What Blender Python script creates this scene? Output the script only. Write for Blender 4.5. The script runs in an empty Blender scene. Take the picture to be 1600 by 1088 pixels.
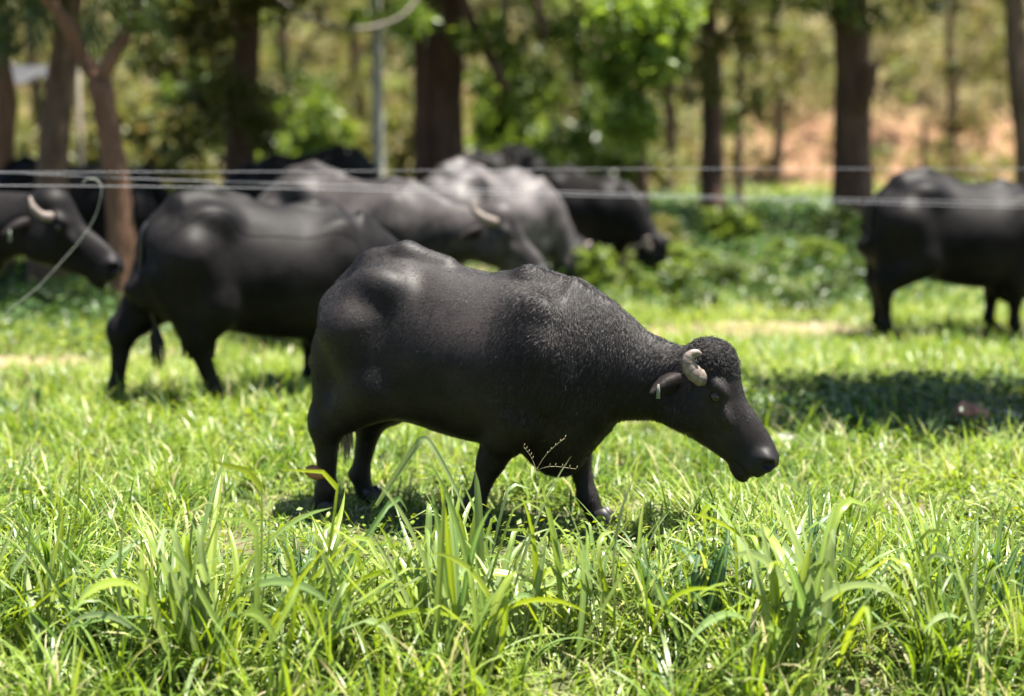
import bpy, math, random
import numpy as np
from mathutils import Vector, Matrix, Quaternion

# ------------------------------------------------------------------ camera, light, exposure
R = math.radians
SC = bpy.context.scene
COL = SC.collection
FPX, PITCH, CAMH = 2616.0, math.atan(354 / 2616.0), 1.9
cd = bpy.data.cameras.new('camera'); cam = bpy.data.objects.new('camera', cd); COL.objects.link(cam)
cam.location = (0, 0, CAMH); cam.rotation_euler = (math.pi / 2 - PITCH, 0, 0)
cd.sensor_width = 36; cd.lens = FPX / 1600 * 36; cd.clip_start = 0.1; cd.clip_end = 600
cd.dof.use_dof = True; cd.dof.focus_distance = 7.12; cd.dof.aperture_fstop = 0.85
SC.camera = cam
SUN_EL, SUN_AZ = R(76), R(84)          # sun nearly overhead, a little to the right; azimuth from +Y towards +X
w = bpy.data.worlds.new('World'); SC.world = w; w.use_nodes = True
wn = w.node_tree.nodes; bg = wn['Background']
sky = wn.new('ShaderNodeTexSky'); sky.sky_type = 'NISHITA'; sky.sun_disc = False
sky.sun_elevation = SUN_EL; sky.sun_rotation = SUN_AZ
w.node_tree.links.new(sky.outputs[0], bg.inputs[0]); bg.inputs[1].default_value = 0.05
sd = bpy.data.lights.new('sun', 'SUN'); sun = bpy.data.objects.new('sun', sd); COL.objects.link(sun)
sd.energy = 5.0; sd.angle = R(0.5); sd.color = (1.0, 0.95, 0.86)
sv = Vector((math.sin(SUN_AZ) * math.cos(SUN_EL), math.cos(SUN_AZ) * math.cos(SUN_EL), math.sin(SUN_EL)))
sun.rotation_euler = sv.to_track_quat('Z', 'Y').to_euler(); sun.location = sv * 60
SC.view_settings.view_transform = 'Standard'; SC.view_settings.look = 'None'
SC.view_settings.exposure = 2.1; SC.view_settings.gamma = 1.0; SC.view_settings.use_curve_mapping = False
SC.cycles.use_denoising = True
SC.cycles.max_bounces = 8; SC.cycles.transparent_max_bounces = 8
SC.cycles.sample_clamp_indirect = 6

rng = np.random.default_rng(11)
random.seed(5)

# ------------------------------------------------------------------ helpers
def ray(px, py):
    u = (px - 800) / FPX; v = (544 - py) / FPX
    return np.array([u, math.cos(PITCH) + v * math.sin(PITCH), -math.sin(PITCH) + v * math.cos(PITCH)])

def at(px, py, d):
    r = ray(px, py)
    return np.array([0, 0, CAMH]) + r * d / r[1]

def sstep(a, b, x):
    t = np.clip((x - a) / (b - a), 0, 1)
    return t * t * (3 - 2 * t)

def hash2(i, j, s):
    h = np.sin(i * 127.1 + j * 311.7 + s * 74.7) * 43758.5453
    return h - np.floor(h)

def vnoise(x, y, s=0):
    x = np.asarray(x, float); y = np.asarray(y, float)
    i = np.floor(x); j = np.floor(y); f = x - i; g = y - j
    f = f * f * (3 - 2 * f); g = g * g * (3 - 2 * g)
    return (hash2(i, j, s) * (1 - f) + hash2(i + 1, j, s) * f) * (1 - g) + (hash2(i, j + 1, s) * (1 - f) + hash2(i + 1, j + 1, s) * f) * g

def gz(x, y):
    x = np.asarray(x, float); y = np.asarray(y, float)
    z = -0.30 * sstep(7.1, 5.6, y) - 0.5 * sstep(5.4, 1, y)
    z = z + 0.30 * sstep(16.5, 24, y)
    z = z + (vnoise(x * .9, y * .9, 3) - .5) * 0.06
    h = sstep(40, 62, y) * 8.5 + sstep(62, 120, y) * 8
    z = z + h * (0.9 + .25 * vnoise(x * .07, y * .07, 9))
    return z

def ground_at(px, d):
    x = (px - 800) / FPX * d / math.cos(PITCH) * 1.0
    # exact: x = u * (depth along view axis); solve with the ground height
    z = float(gz(x, d))
    for _ in range(3):
        zc = d * math.cos(PITCH) - (z - CAMH) * math.sin(PITCH)
        x = (px - 800) / FPX * zc
        z = float(gz(x, d))
    return np.array([x, d, z])

def mesh_from(name, verts, faces, mat=None, attrs=None, smooth=True):
    """faces: int array Nx3 / Nx4 or a list of such arrays"""
    if not isinstance(faces, (list, tuple)): faces = [faces]
    faces = [np.asarray(f, np.int32) for f in faces if len(f)]
    me = bpy.data.meshes.new(name)
    verts = np.asarray(verts, np.float32)
    me.vertices.add(len(verts)); me.vertices.foreach_set('co', verts.ravel())
    loops = np.concatenate([f.ravel() for f in faces]); tot = np.concatenate([np.full(len(f), f.shape[1], np.int32) for f in faces])
    me.loops.add(len(loops)); me.loops.foreach_set('vertex_index', loops)
    me.polygons.add(len(tot)); me.polygons.foreach_set('loop_start', np.concatenate([[0], np.cumsum(tot)[:-1]]).astype(np.int32))
    me.polygons.foreach_set('use_smooth', np.full(len(tot), smooth))
    if attrs:
        for k, a in attrs.items():
            a = np.asarray(a, np.float32)
            at_ = me.attributes.new(k, 'FLOAT_COLOR' if a.ndim == 2 else 'FLOAT', 'POINT')
            at_.data.foreach_set('color' if a.ndim == 2 else 'value', a.ravel())
    me.update(); me.validate()
    if mat: me.materials.append(mat)
    return me

def obj(name, me, parent=None, loc=None):
    o = bpy.data.objects.new(name, me); COL.objects.link(o)
    if parent: o.parent = parent
    if loc is not None: o.location = loc
    return o

def tag(o, label=None, cat=None, group=None, kind=None):
    if label: o['label'] = label
    if cat: o['category'] = cat
    if group: o['group'] = group
    if kind: o['kind'] = kind
    return o

def empty(name, loc, rz=0.0, scale=1.0):
    o = bpy.data.objects.new(name, None); COL.objects.link(o)
    o.location = loc; o.rotation_euler = (0, 0, rz); o.scale = (scale,) * 3; o.empty_display_size = .1
    return o

def catmull(P, n):
    P = np.asarray(P, float); N = len(P)
    t = np.linspace(0, N - 1, n); i = np.clip(t.astype(int), 0, N - 2); f = (t - i)[:, None]
    g = lambda k: P[np.clip(k, 0, N - 1)]
    a, b, c, d = g(i - 1), g(i), g(i + 1), g(i + 2)
    a = np.where((i == 0)[:, None], 2 * b - c, a); d = np.where((i == N - 2)[:, None], 2 * c - b, d)
    return .5 * (2 * b + (c - a) * f + (2 * a - 5 * b + 4 * c - d) * f * f + (3 * b - a - 3 * c + d) * f ** 3)

def tube(path, radii, sides=10, flat=None, rough=0.0, seed=0, up=(0, 0, 1), cap=True):
    """swept tube; returns verts, [quads, tris]"""
    P = np.asarray(path, float); n = len(P); r = np.asarray(radii, float)
    T = np.gradient(P, axis=0); T /= np.linalg.norm(T, axis=1)[:, None] + 1e-9
    u = np.array(up, float)
    if abs(T[0] @ u) > .9: u = np.array([1., 0, 0])
    N = np.zeros_like(P); v = u - T[0] * (u @ T[0]); N[0] = v / np.linalg.norm(v)
    for i in range(1, n):
        v = N[i - 1] - T[i] * (N[i - 1] @ T[i]); N[i] = v / np.linalg.norm(v)
    B = np.cross(T, N)
    a = np.linspace(0, 2 * np.pi, sides, endpoint=False)
    rr = r[:, None] * np.ones(sides)
    if rough:
        rg = np.random.default_rng(seed)
        rr = rr * (1 + rough * (rg.random((n, sides)) - .5) + rough * .8 * (rg.random(sides)[None] - .5))
    f = np.ones(n) if flat is None else np.asarray(flat, float) * np.ones(n)
    V = P[:, None] + N[:, None] * (rr * np.cos(a))[..., None] + B[:, None] * (rr * np.sin(a) * f[:, None])[..., None]
    V = V.reshape(-1, 3)
    i = np.arange(n - 1)[:, None] * sides; j = np.arange(sides)[None]; k = (j + 1) % sides
    q = np.stack([i + j, i + k, i + sides + k, i + sides + j], -1).reshape(-1, 4)
    tris = np.zeros((0, 3), int)
    if cap:
        V = np.vstack([V, P[0], P[-1]]); c0, c1 = n * sides, n * sides + 1
        jj = np.arange(sides); kk = (jj + 1) % sides
        tris = np.vstack([np.stack([np.full(sides, c0), kk, jj], 1), np.stack([np.full(sides, c1), (n - 1) * sides + jj, (n - 1) * sides + kk], 1)])
    return V, [q, tris]

class Joined:
    def __init__(s): s.v = []; s.q = []; s.t = []; s.n = 0
    def add(s, V, F):
        for f in F:
            f = np.asarray(f)
            if len(f): (s.q if f.shape[1] == 4 else s.t).append(f + s.n)
        s.v.append(V); s.n += len(V); return s
    def mesh(s, name, mat, **k):
        F = []
        if s.q: F.append(np.vstack(s.q))
        if s.t: F.append(np.vstack(s.t))
        return mesh_from(name, np.vstack(s.v), F, mat, **k)

# ------------------------------------------------------------------ materials
def mat(name):
    m = bpy.data.materials.new(name); m.use_nodes = True
    nt = m.node_tree; nt.nodes.clear()
    out = nt.nodes.new('ShaderNodeOutputMaterial')
    return m, nt, out

def nd(nt, t, **k):
    n = nt.nodes.new('ShaderNode' + t)
    for a, b in k.items():
        if a.startswith('i_'):
            key = a[2:]
            n.inputs[int(key) if key.isdigit() else key.replace('_', ' ')].default_value = b
        else: setattr(n, a, b)
    return n

def ramp(nt, stops, interp='LINEAR'):
    n = nt.nodes.new('ShaderNodeValToRGB'); n.color_ramp.interpolation = interp
    e = n.color_ramp.elements
    while len(e) < len(stops): e.new(.5)
    for x, (p, c) in zip(e, stops): x.position = p; x.color = (*c, 1)
    return n

def noise(nt, scale, detail=4, rough=.55, coord='Object', vec=None, mscale=None):
    tc = nt.nodes.new('ShaderNodeTexCoord'); n = nd(nt, 'TexNoise'); n.inputs['Scale'].default_value = scale
    n.inputs['Detail'].default_value = detail; n.inputs['Roughness'].default_value = rough
    src = tc.outputs[coord]
    if mscale:
        mp = nd(nt, 'Mapping'); mp.inputs['Scale'].default_value = mscale; nt.links.new(src, mp.inputs[0]); src = mp.outputs[0]
    nt.links.new(src, n.inputs['Vector'])
    return n

def bump(nt, h, strength, dist):
    b = nd(nt, 'Bump'); b.inputs['Strength'].default_value = strength; b.inputs['Distance'].default_value = dist
    nt.links.new(h, b.inputs['Height']); return b

def simple(name, c, rough=.6, nscale=30, var=.35, bmp=.0, dist=.01, spec=.5, mscale=None, c2=None):
    m, nt, out = mat(name); L = nt.links.new
    n = noise(nt, nscale, 5, .6, mscale=mscale)
    c2 = c2 or tuple(x * (1 - var) for x in c)
    r = ramp(nt, [(.3, c2), (.7, c)]); L(n.outputs['Fac'], r.inputs[0])
    p = nd(nt, 'BsdfPrincipled'); L(r.outputs[0], p.inputs['Base Color'])
    p.inputs['Roughness'].default_value = rough; p.inputs['Specular IOR Level'].default_value = spec
    if bmp:
        b = bump(nt, n.outputs['Fac'], bmp, dist); L(b.outputs[0], p.inputs['Normal'])
    L(p.outputs[0], out.inputs[0]); return m

def leaf_mat(name, cols, trans=.45, rough=.4, tint_attr=True, per_object=False, gloss=.35):
    """cols: ramp colours over the per-leaf tint"""
    m, nt, out = mat(name); L = nt.links.new
    if per_object:
        oi = nd(nt, 'ObjectInfo'); src = oi.outputs['Random']
    else:
        a = nd(nt, 'Attribute', attribute_name='tint'); src = a.outputs['Fac']
    r = ramp(nt, [(i / (len(cols) - 1), c) for i, c in enumerate(cols)]); L(src, r.inputs[0])
    colr = r.outputs[0]
    if per_object:
        tc = nd(nt, 'TexCoord'); sx = nd(nt, 'SeparateXYZ'); L(tc.outputs['UV'], sx.inputs[0])
        # parallel veins: fine stripes across the blade, pale midrib
        w1 = nd(nt, 'Attribute', attribute_name='rib')
        mx = nd(nt, 'MixRGB', blend_type='MIX'); mx.inputs[2].default_value = (.24, .32, .10, 1)
        L(w1.outputs['Fac'], mx.inputs[0]); L(colr, mx.inputs[1]); colr = mx.outputs[0]
    p = nd(nt, 'BsdfPrincipled'); L(colr, p.inputs['Base Color'])
    p.inputs['Roughness'].default_value = rough; p.inputs['Specular IOR Level'].default_value = gloss
    t = nd(nt, 'BsdfTranslucent')
    hs = nd(nt, 'HueSaturation'); hs.inputs['Hue'].default_value = .485; hs.inputs['Saturation'].default_value = 1.15; hs.inputs['Value'].default_value = 1.5
    L(colr, hs.inputs['Color']); L(hs.outputs[0], t.inputs[0])
    mx = nd(nt, 'MixShader'); mx.inputs[0].default_value = trans
    L(p.outputs[0], mx.inputs[1]); L(t.outputs[0], mx.inputs[2]); L(mx.outputs[0], out.inputs[0])
    return m

def coat_mat(name, base, dust, dust_amt, spec=.3):
    m, nt, out = mat(name); L = nt.links.new
    n1 = noise(nt, 3.5, 4, .6); n2 = noise(nt, 1.0, 6, .7, mscale=(30, 90, 55))
    r = ramp(nt, [(.35, base), (.75, tuple(b + (d - b) * dust_amt for b, d in zip(base, dust)))])
    mx = nd(nt, 'Math', operation='MULTIPLY_ADD'); L(n2.outputs['Fac'], mx.inputs[0]); mx.inputs[1].default_value = .45
    L(n1.outputs['Fac'], mx.inputs[2])
    sb = nd(nt, 'Math', operation='SUBTRACT'); L(mx.outputs[0], sb.inputs[0]); sb.inputs[1].default_value = .22
    L(sb.outputs[0], r.inputs[0])
    a = nd(nt, 'Attribute', attribute_name='wet')          # muzzle and nostril skin
    m2 = nd(nt, 'MixRGB'); L(a.outputs['Fac'], m2.inputs[0]); L(r.outputs[0], m2.inputs[1]); m2.inputs[2].default_value = (.012, .011, .012, 1)
    p = nd(nt, 'BsdfPrincipled'); L(m2.outputs[0], p.inputs['Base Color'])
    rr = nd(nt, 'MapRange'); L(n2.outputs['Fac'], rr.inputs[0]); rr.inputs[3].default_value = .44; rr.inputs[4].default_value = .68
    L(rr.outputs[0], p.inputs['Roughness'])
    p.inputs['Specular IOR Level'].default_value = spec
    b = bump(nt, n2.outputs['Fac'], .14, .006); L(b.outputs[0], p.inputs['Normal'])
    L(p.outputs[0], out.inputs[0]); return m

M = {}
M['coat'] = coat_mat('black_coat', (.0030, .0023, .0022), (.10, .078, .073), .22, .22)
M['coat_herd'] = coat_mat('herd_coat', (.0024, .002, .002), (.07, .06, .058), .18, .11)
M['coat_mid'] = coat_mat('greyish_coat', (.004, .0035, .0035), (.19, .165, .16), .38, .16)
M['coat_grey'] = coat_mat('dusty_coat', (.010, .0085, .0085), (.30, .265, .26), .5)
M['horn'] = simple('horn', (.22, .175, .145), .55, 45, .6, .6, .004)
M['hoof'] = simple('hoof', (.014, .012, .011), .5, 60, .4, .2, .003)
M['ear'] = simple('ear_skin', (.016, .012, .011), .6, 60, .7, .5, .006, .12)
M['eye'] = simple('eye', (.012, .008, .006), .08, 10, .2)
M['tuft_pale'] = simple('pale_tail_hair', (.34, .27, .19), .5, 40, .4)
M['tail'] = simple('tail_skin', (.015, .012, .011), .5, 40, .4)
M['tag'] = simple('ear_tag', (.17, .19, .15), .5, 20, .2)
M['bark'] = simple('bark_brown', (.17, .11, .075), .9, 9, .6, .9, .05, .2, mscale=(1, 1, .25))
M['bark_dark'] = simple('bark_dark', (.145, .085, .06), .9, 9, .6, .9, .05, .2, mscale=(1, 1, .25))
M['bark_pale'] = simple('bark_pale', (.40, .38, .34), .85, 9, .4, .5, .03, .2, mscale=(1, 1, .3))
M['bark_red'] = simple('bark_red', (.22, .12, .075), .9, 9, .6, .9, .05, .2, mscale=(1, 1, .25))
M['tarp'] = simple('grey_tarpaulin', (.017, .0175, .019), .7, 4, .4, .3, .05)
M['wire'] = simple('white_fence_tape', (.33, .325, .35), .55, 40, .1)
M['cord'] = simple('pale_cord', (.42, .43, .36), .6, 60, .3)
M['post'] = simple('weathered_post', (.2, .17, .14), .9, 12, .5, .6, .02)
M['stone_brown'] = simple('brown_stone', (.42, .2, .12), .9, 14, .5, .9, .03, c2=(.1, .05, .03))
M['stone_grey'] = simple('grey_stone', (.3, .28, .26), .9, 14, .45, .8, .03)
M['stone_pale'] = simple('pale_stone', (.24, .23, .2), .9, 14, .35, .8, .03)
M['dry_leaf'] = simple('dry_leaf', (.3, .13, .055), .6, 30, .5, .4, .01)
M['straw'] = simple('straw', (.26, .22, .12), .6, 40, .3)

M['turf'] = leaf_mat('turf_blades', [(.05, .10, .018), (.12, .195, .03), (.20, .28, .045), (.29, .35, .10), (.38, .38, .18), (.42, .37, .22)], .4, .38)
M['blade'] = leaf_mat('broad_blade', [(.07, .14, .04), (.14, .21, .07), (.17, .24, .025), (.22, .28, .04), (.16, .22, .10), (.2, .25, .11)], .36, .38, per_object=True, gloss=.35)
M['blade_dark'] = leaf_mat('bluish_blade', [(.025, .065, .03), (.045, .10, .055), (.04, .09, .03)], .3, .42, per_object=True, gloss=.3)
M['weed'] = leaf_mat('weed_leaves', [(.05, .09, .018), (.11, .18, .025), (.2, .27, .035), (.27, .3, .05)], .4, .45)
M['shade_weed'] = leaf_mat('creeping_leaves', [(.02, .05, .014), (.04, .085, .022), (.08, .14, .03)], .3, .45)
M['leaf_green'] = leaf_mat('green_leaves', [(.055, .09, .02), (.12, .17, .035), (.19, .25, .06)], .45, .42)
M['leaf_dark'] = leaf_mat('dark_leaves', [(.025, .045, .012), (.055, .085, .02), (.10, .135, .035)], .35, .4)
M['leaf_olive'] = leaf_mat('olive_leaves', [(.05, .06, .018), (.10, .115, .03), (.16, .16, .05), (.19, .14, .065)], .4, .5)
M['leaf_bright'] = leaf_mat('bright_leaves', [(.09, .15, .025), (.16, .24, .045), (.23, .31, .09)], .45, .4)
M['leaf_dry'] = leaf_mat('dry_scrub', [(.12, .085, .035), (.2, .15, .065), (.19, .17, .05), (.25, .18, .09)], .35, .6)

# ------------------------------------------------------------------ terrain
def build_ground():
    ys = np.concatenate([np.arange(-6, 4, .5), np.arange(4, 18, .12), np.arange(18, 40, .5), np.arange(40, 130, 1.5)])
    xs = np.concatenate([-np.arange(8, 90, 2.0)[::-1], np.arange(-7.9, 8, .14), np.arange(8, 90, 2.0)])
    X, Y = np.meshgrid(xs, ys); Z = gz(X, Y) + (vnoise(X * 7, Y * 7, 1) - .5) * .025
    n, m_ = X.shape; V = np.stack([X, Y, Z], -1).reshape(-1, 3)
    i = np.arange(n - 1)[:, None] * m_; j = np.arange(m_ - 1)[None]
    q = np.stack([i + j, i + j + 1, i + m_ + j + 1, i + m_ + j], -1).reshape(-1, 4)
    m, nt, out = mat('pasture_soil'); L = nt.links.new
    a = nd(nt, 'Attribute', attribute_name='dry')
    n1 = noise(nt, 2.5, 8, .7); n2 = noise(nt, 40, 6, .7)
    r1 = ramp(nt, [(.3, (.035, .045, .012)), (.55, (.075, .085, .025)), (.8, (.13, .12, .05))]); L(n2.outputs['Fac'], r1.inputs[0])
    r2 = ramp(nt, [(.3, (.22, .15, .09)), (.5, (.30, .21, .135)), (.75, (.36, .28, .19))]); L(n2.outputs['Fac'], r2.inputs[0])
    r3 = ramp(nt, [(.3, (.13, .065, .033)), (.5, (.20, .10, .05)), (.7, (.24, .155, .085))]); L(n1.outputs['Fac'], r3.inputs[0])
    mx = nd(nt, 'MixRGB'); L(a.outputs['Fac'], mx.inputs[0]); L(r1.outputs[0], mx.inputs[1]); L(r2.outputs[0], mx.inputs[2])
    a3 = nd(nt, 'Attribute', attribute_name='upper'); r4 = ramp(nt, [(.3, (.08, .06, .025)), (.55, (.13, .11, .04)), (.75, (.16, .135, .06))]); L(n1.outputs['Fac'], r4.inputs[0])
    mx3 = nd(nt, 'MixRGB'); L(a3.outputs['Fac'], mx3.inputs[0]); L(r3.outputs[0], mx3.inputs[1]); L(r4.outputs[0], mx3.inputs[2])
    a2 = nd(nt, 'Attribute', attribute_name='hill'); mx2 = nd(nt, 'MixRGB'); L(a2.outputs['Fac'], mx2.inputs[0])
    L(mx.outputs[0], mx2.inputs[1]); L(mx3.outputs[0], mx2.inputs[2])
    p = nd(nt, 'BsdfPrincipled', i_Roughness=.95); L(mx2.outputs[0], p.inputs['Base Color'])
    b = bump(nt, n2.outputs['Fac'], .8, .03); L(b.outputs[0], p.inputs['Normal']); L(p.outputs[0], out.inputs[0])
    x, y = V[:, 0], V[:, 1]
    o = obj('ground', mesh_from('ground', V, q, m, {'dry': bare(x, y), 'hill': sstep(34, 44, y), 'upper': np.maximum(sstep(45, 49, y + 3 * (vnoise(x * .4, y * .4, 17) - .5)), sstep(7.5, 5, x) * .8)}))
    return tag(o, kind='structure')

def bare(x, y):
    """bare soil patches of the pasture, 0..1"""
    b = np.zeros_like(np.asarray(x, float))
    for px, py, rx, ry in [(2.0, 15.3, 1.5, .75), (-3.9, 13.2, .8, .4), (-2.6, 13.8, .6, .3), (1.0, 19.5, 2.0, 1.0)]:
        b = np.maximum(b, 1 - sstep(.5, 1.15, np.sqrt(((x - px) / rx) ** 2 + ((y - py) / ry) ** 2) + .5 * (vnoise(x * 4, y * 4, 21) - .5)))
    return b * .9 + .25 * sstep(.62, .8, vnoise(x * 1.6, y * 1.6, 33)) * (y < 20)

def shade_patch(x, y):
    return sstep(1.2, .75, np.sqrt(((x - 3.0) / 1.75) ** 2 + ((y - 10.7) / 1.2) ** 2) + .5 * (vnoise(x * 2, y * 2, 91) - .5))

build_ground()

# ------------------------------------------------------------------ grass and weeds (countless: kind = stuff)
def blades(bx, by, h, wd, ang, lean, curl, tint, K=4, fold=False, bz=None):
    """one mesh of tapering, arching blades. arrays per blade."""
    n = len(bx); t = np.linspace(0, 1, K + 1)
    th = lean[:, None] + curl[:, None] * t[None] ** 1.3            # angle from vertical along the blade
    seg = h[:, None] / K
    dx = np.cumsum(np.sin(th) * seg, 1) - np.sin(th[:, :1]) * seg; dz = np.cumsum(np.cos(th) * seg, 1) - np.cos(th[:, :1]) * seg
    ca, sa = np.cos(ang)[:, None], np.sin(ang)[:, None]
    cx = bx[:, None] + dx * ca; cy = by[:, None] + dx * sa
    z0 = gz(bx, by) - .01 if bz is None else bz
    cz = z0[:, None] + dz
    prof = np.array([.55, .95, 1.0, .72, .0]) if K == 4 else np.interp(t, [0, .15, .5, .8, 1], [.5, .85, 1, .65, 0])
    ww = wd[:, None] * .5 * prof[None]
    tw = (rng.random(n) - .5)[:, None] * 1.2 * t[None]
    sxv, syv = -sa * np.cos(tw), ca * np.cos(tw); szv = np.sin(tw)
    Lf = np.stack([cx - sxv * ww, cy - syv * ww, cz - szv * ww], -1)[:, :K]
    Rt = np.stack([cx + sxv * ww, cy + syv * ww, cz + szv * ww], -1)[:, :K]
    tip = np.stack([cx, cy, cz], -1)[:, K:]
    V = np.concatenate([Lf, Rt, tip], 1)                       # n, 2K+1, 3
    m_ = 2 * K + 1; base = np.arange(n)[:, None] * m_; k = np.arange(K - 1)[None]
    q = np.stack([base + k, base + K + k, base + K + k + 1, base + k + 1], -1).reshape(-1, 4)
    b = base[:, 0]; tr = np.stack([b + K - 1, b + 2 * K - 1, b + 2 * K], -1)
    return V.reshape(-1, 3), [q, tr], np.repeat(tint, m_)

def scatter(y0, y1, dens, side=.6, keep=None):
    """random points in the widened view wedge between two depths"""
    hw1 = (860 / FPX) * y1 + side
    n = int((y1 - y0) * 2 * hw1 * dens)
    y = rng.uniform(y0, y1, n); x = rng.uniform(-hw1, hw1, n)
    k = np.abs(x) < (860 / FPX) * y + side
    x, y = x[k], y[k]
    if keep is not None:
        k = rng.random(len(x)) < keep(x, y); x, y = x[k], y[k]
    return x, y

def build_turf():
    vs, qs, ts, tt, off = [], [], [], [], 0
    dry = lambda x, y: 1 - .93 * np.clip(bare(x, y), 0, 1)
    patch = lambda x, y: 1 - .85 * shade_patch(x, y)
    clump = lambda x, y: (.35 + .65 * sstep(.3, .65, vnoise(x * 3.2, y * 3.2, 5))) * dry(x, y) * patch(x, y)
    layers = [  # y0, y1, density, height range, width, how upright
        (5.0, 8.5, 2000, (.12, .30), (.005, .012)), (8.5, 12, 1400, (.11, .27), (.006, .012)), (12, 18, 800, (.10, .24), (.008, .015)),
        (18, 27, 160, (.10, .26), (.014, .03)), (27, 41, 45, (.12, .3), (.03, .06))]
    for y0, y1, dn, (h0, h1), (w0, w1) in layers:
        x, y = scatter(y0, y1, dn, keep=clump)
        n = len(x); big = vnoise(x * 1.1 + 7, y * 1.1, 8)
        h = rng.uniform(h0, h1, n) * (.65 + .8 * big) * (1 - .65 * np.maximum(sstep(.85, .4, np.hypot(x + .85, (y - 7.55) * .7)), .8 * sstep(.8, .4, np.hypot(x - .1, (y - 7.3) * .8))))
        wd = rng.uniform(w0, w1, n)
        tint = np.clip(.30 + .34 * (vnoise(x * .8, y * .8, 12) - .5) + .30 * (vnoise(x * 5, y * 5, 13) - .5) + rng.normal(0, .19, n), 0, .78)
        strw = rng.random(n) < .06; tint[strw] = rng.uniform(.8, 1, strw.sum())
        # in a tuft the blades spread away from its middle
        gx = vnoise(x * 6.5 + .3, y * 6.5, 41) - vnoise(x * 6.5 - .3, y * 6.5, 41); gy = vnoise(x * 6.5, y * 6.5 + .3, 41) - vnoise(x * 6.5, y * 6.5 - .3, 41)
        ang = np.arctan2(-gy, -gx) + rng.normal(0, .9, n)
        V, F, T = blades(x, y, h, wd, ang, np.abs(rng.normal(.3, .32, n)), rng.uniform(.3, 2.3, n), tint)
        vs.append(V); qs.append(F[0] + off); ts.append(F[1] + off); tt.append(T); off += len(V)
    o = obj('meadow_grass', mesh_from('meadow_grass', np.vstack(vs), [np.vstack(qs), np.vstack(ts)], M['turf'], {'tint': np.concatenate(tt)}))
    tag(o, 'short bright green grass covering the sunny pasture', 'grass', kind='stuff')

def build_tall_grass():
    """the loose knee-high grass of the foreground and round the feet, finer than the single clumps"""
    vs, qs, ts, tt, off = [], [], [], [], 0
    for y0, y1, dens, hr in [(5.7, 6.75, 15.0, (.30, .56)), (6.75, 7.5, 6.0, (.18, .32)), (7.5, 9.5, 4.5, (.16, .30)), (9.5, 13, 3.4, (.16, .32)), (13, 17, 1.6, (.18, .32))]:
        cx, cy = scatter(y0, y1, dens)
        keep = (bare(cx, cy) < .35) & ~((np.abs(cx - .3) < 1.0) & (cy > 7.45) & (cy < 8.3)) & (np.hypot(cx + .8, (cy - 7.4)) > .75) & (np.hypot(cx - .1, (cy - 7.2)) > .55) & (shade_patch(cx, cy) < .4)
        cx, cy = cx[keep], cy[keep]
        for x0, y0_ in zip(cx, cy):
            n = rng.integers(14, 34); a = rng.uniform(0, 2 * np.pi, n); rr = rng.random(n) ** .5 * rng.uniform(.03, .1)
            x = x0 + rr * np.cos(a); y = y0_ + rr * np.sin(a); h = rng.uniform(*hr, n) * rng.uniform(.75, 1.1)
            tint = np.clip(rng.uniform(.12, .5) + rng.normal(0, .1, n), 0, .72); s = rng.random(n) < .08; tint[s] = rng.uniform(.75, 1, s.sum())
            V, F, T = blades(x, y, h, rng.uniform(.006, .015, n) * (1.15 if y0_ < 7 else 1), a + rng.normal(0, .5, n), np.abs(rng.normal(.18, .16, n)), rng.uniform(.2, 1.7, n), tint, K=6)
            vs.append(V); qs.append(F[0] + off); ts.append(F[1] + off); tt.append(T); off += len(V)
    o = obj('tall_grass', mesh_from('tall_grass', np.vstack(vs), [np.vstack(qs), np.vstack(ts)], M['turf'], {'tint': np.concatenate(tt)}))
    tag(o, 'loose tufts of knee high grass standing among the turf', 'grass', kind='stuff')

def leaflets(C, size, tint, tilt=.7, asp=.45, seed=0):
    """diamond leaves folded on the midrib: 4 verts, 2 tris each"""
    rg = np.random.default_rng(seed); n = len(C)
    a = rg.uniform(0, 2 * np.pi, n); el = rg.normal(0, tilt, n)
    d = np.stack([np.cos(a) * np.cos(el), np.sin(a) * np.cos(el), np.sin(el)], -1)
    r = rg.normal(size=(n, 3)) * .6 + np.array([0, 0, 1.0]); s = np.cross(d, r); s /= np.linalg.norm(s, axis=1)[:, None] + 1e-9
    u = np.cross(s, d); L = (size * (.6 + .8 * rg.random(n)))[:, None]
    V = np.stack([C, C + d * L * .45 + s * L * asp * .5 + u * L * .08, C + d * L, C + d * L * .45 - s * L * asp * .5 + u * L * .08], 1).reshape(-1, 3)
    b = np.arange(n)[:, None] * 4
    return V, np.vstack([b + [[0, 1, 2]], b + [[0, 2, 3]]]), np.repeat(tint, 4)

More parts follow.
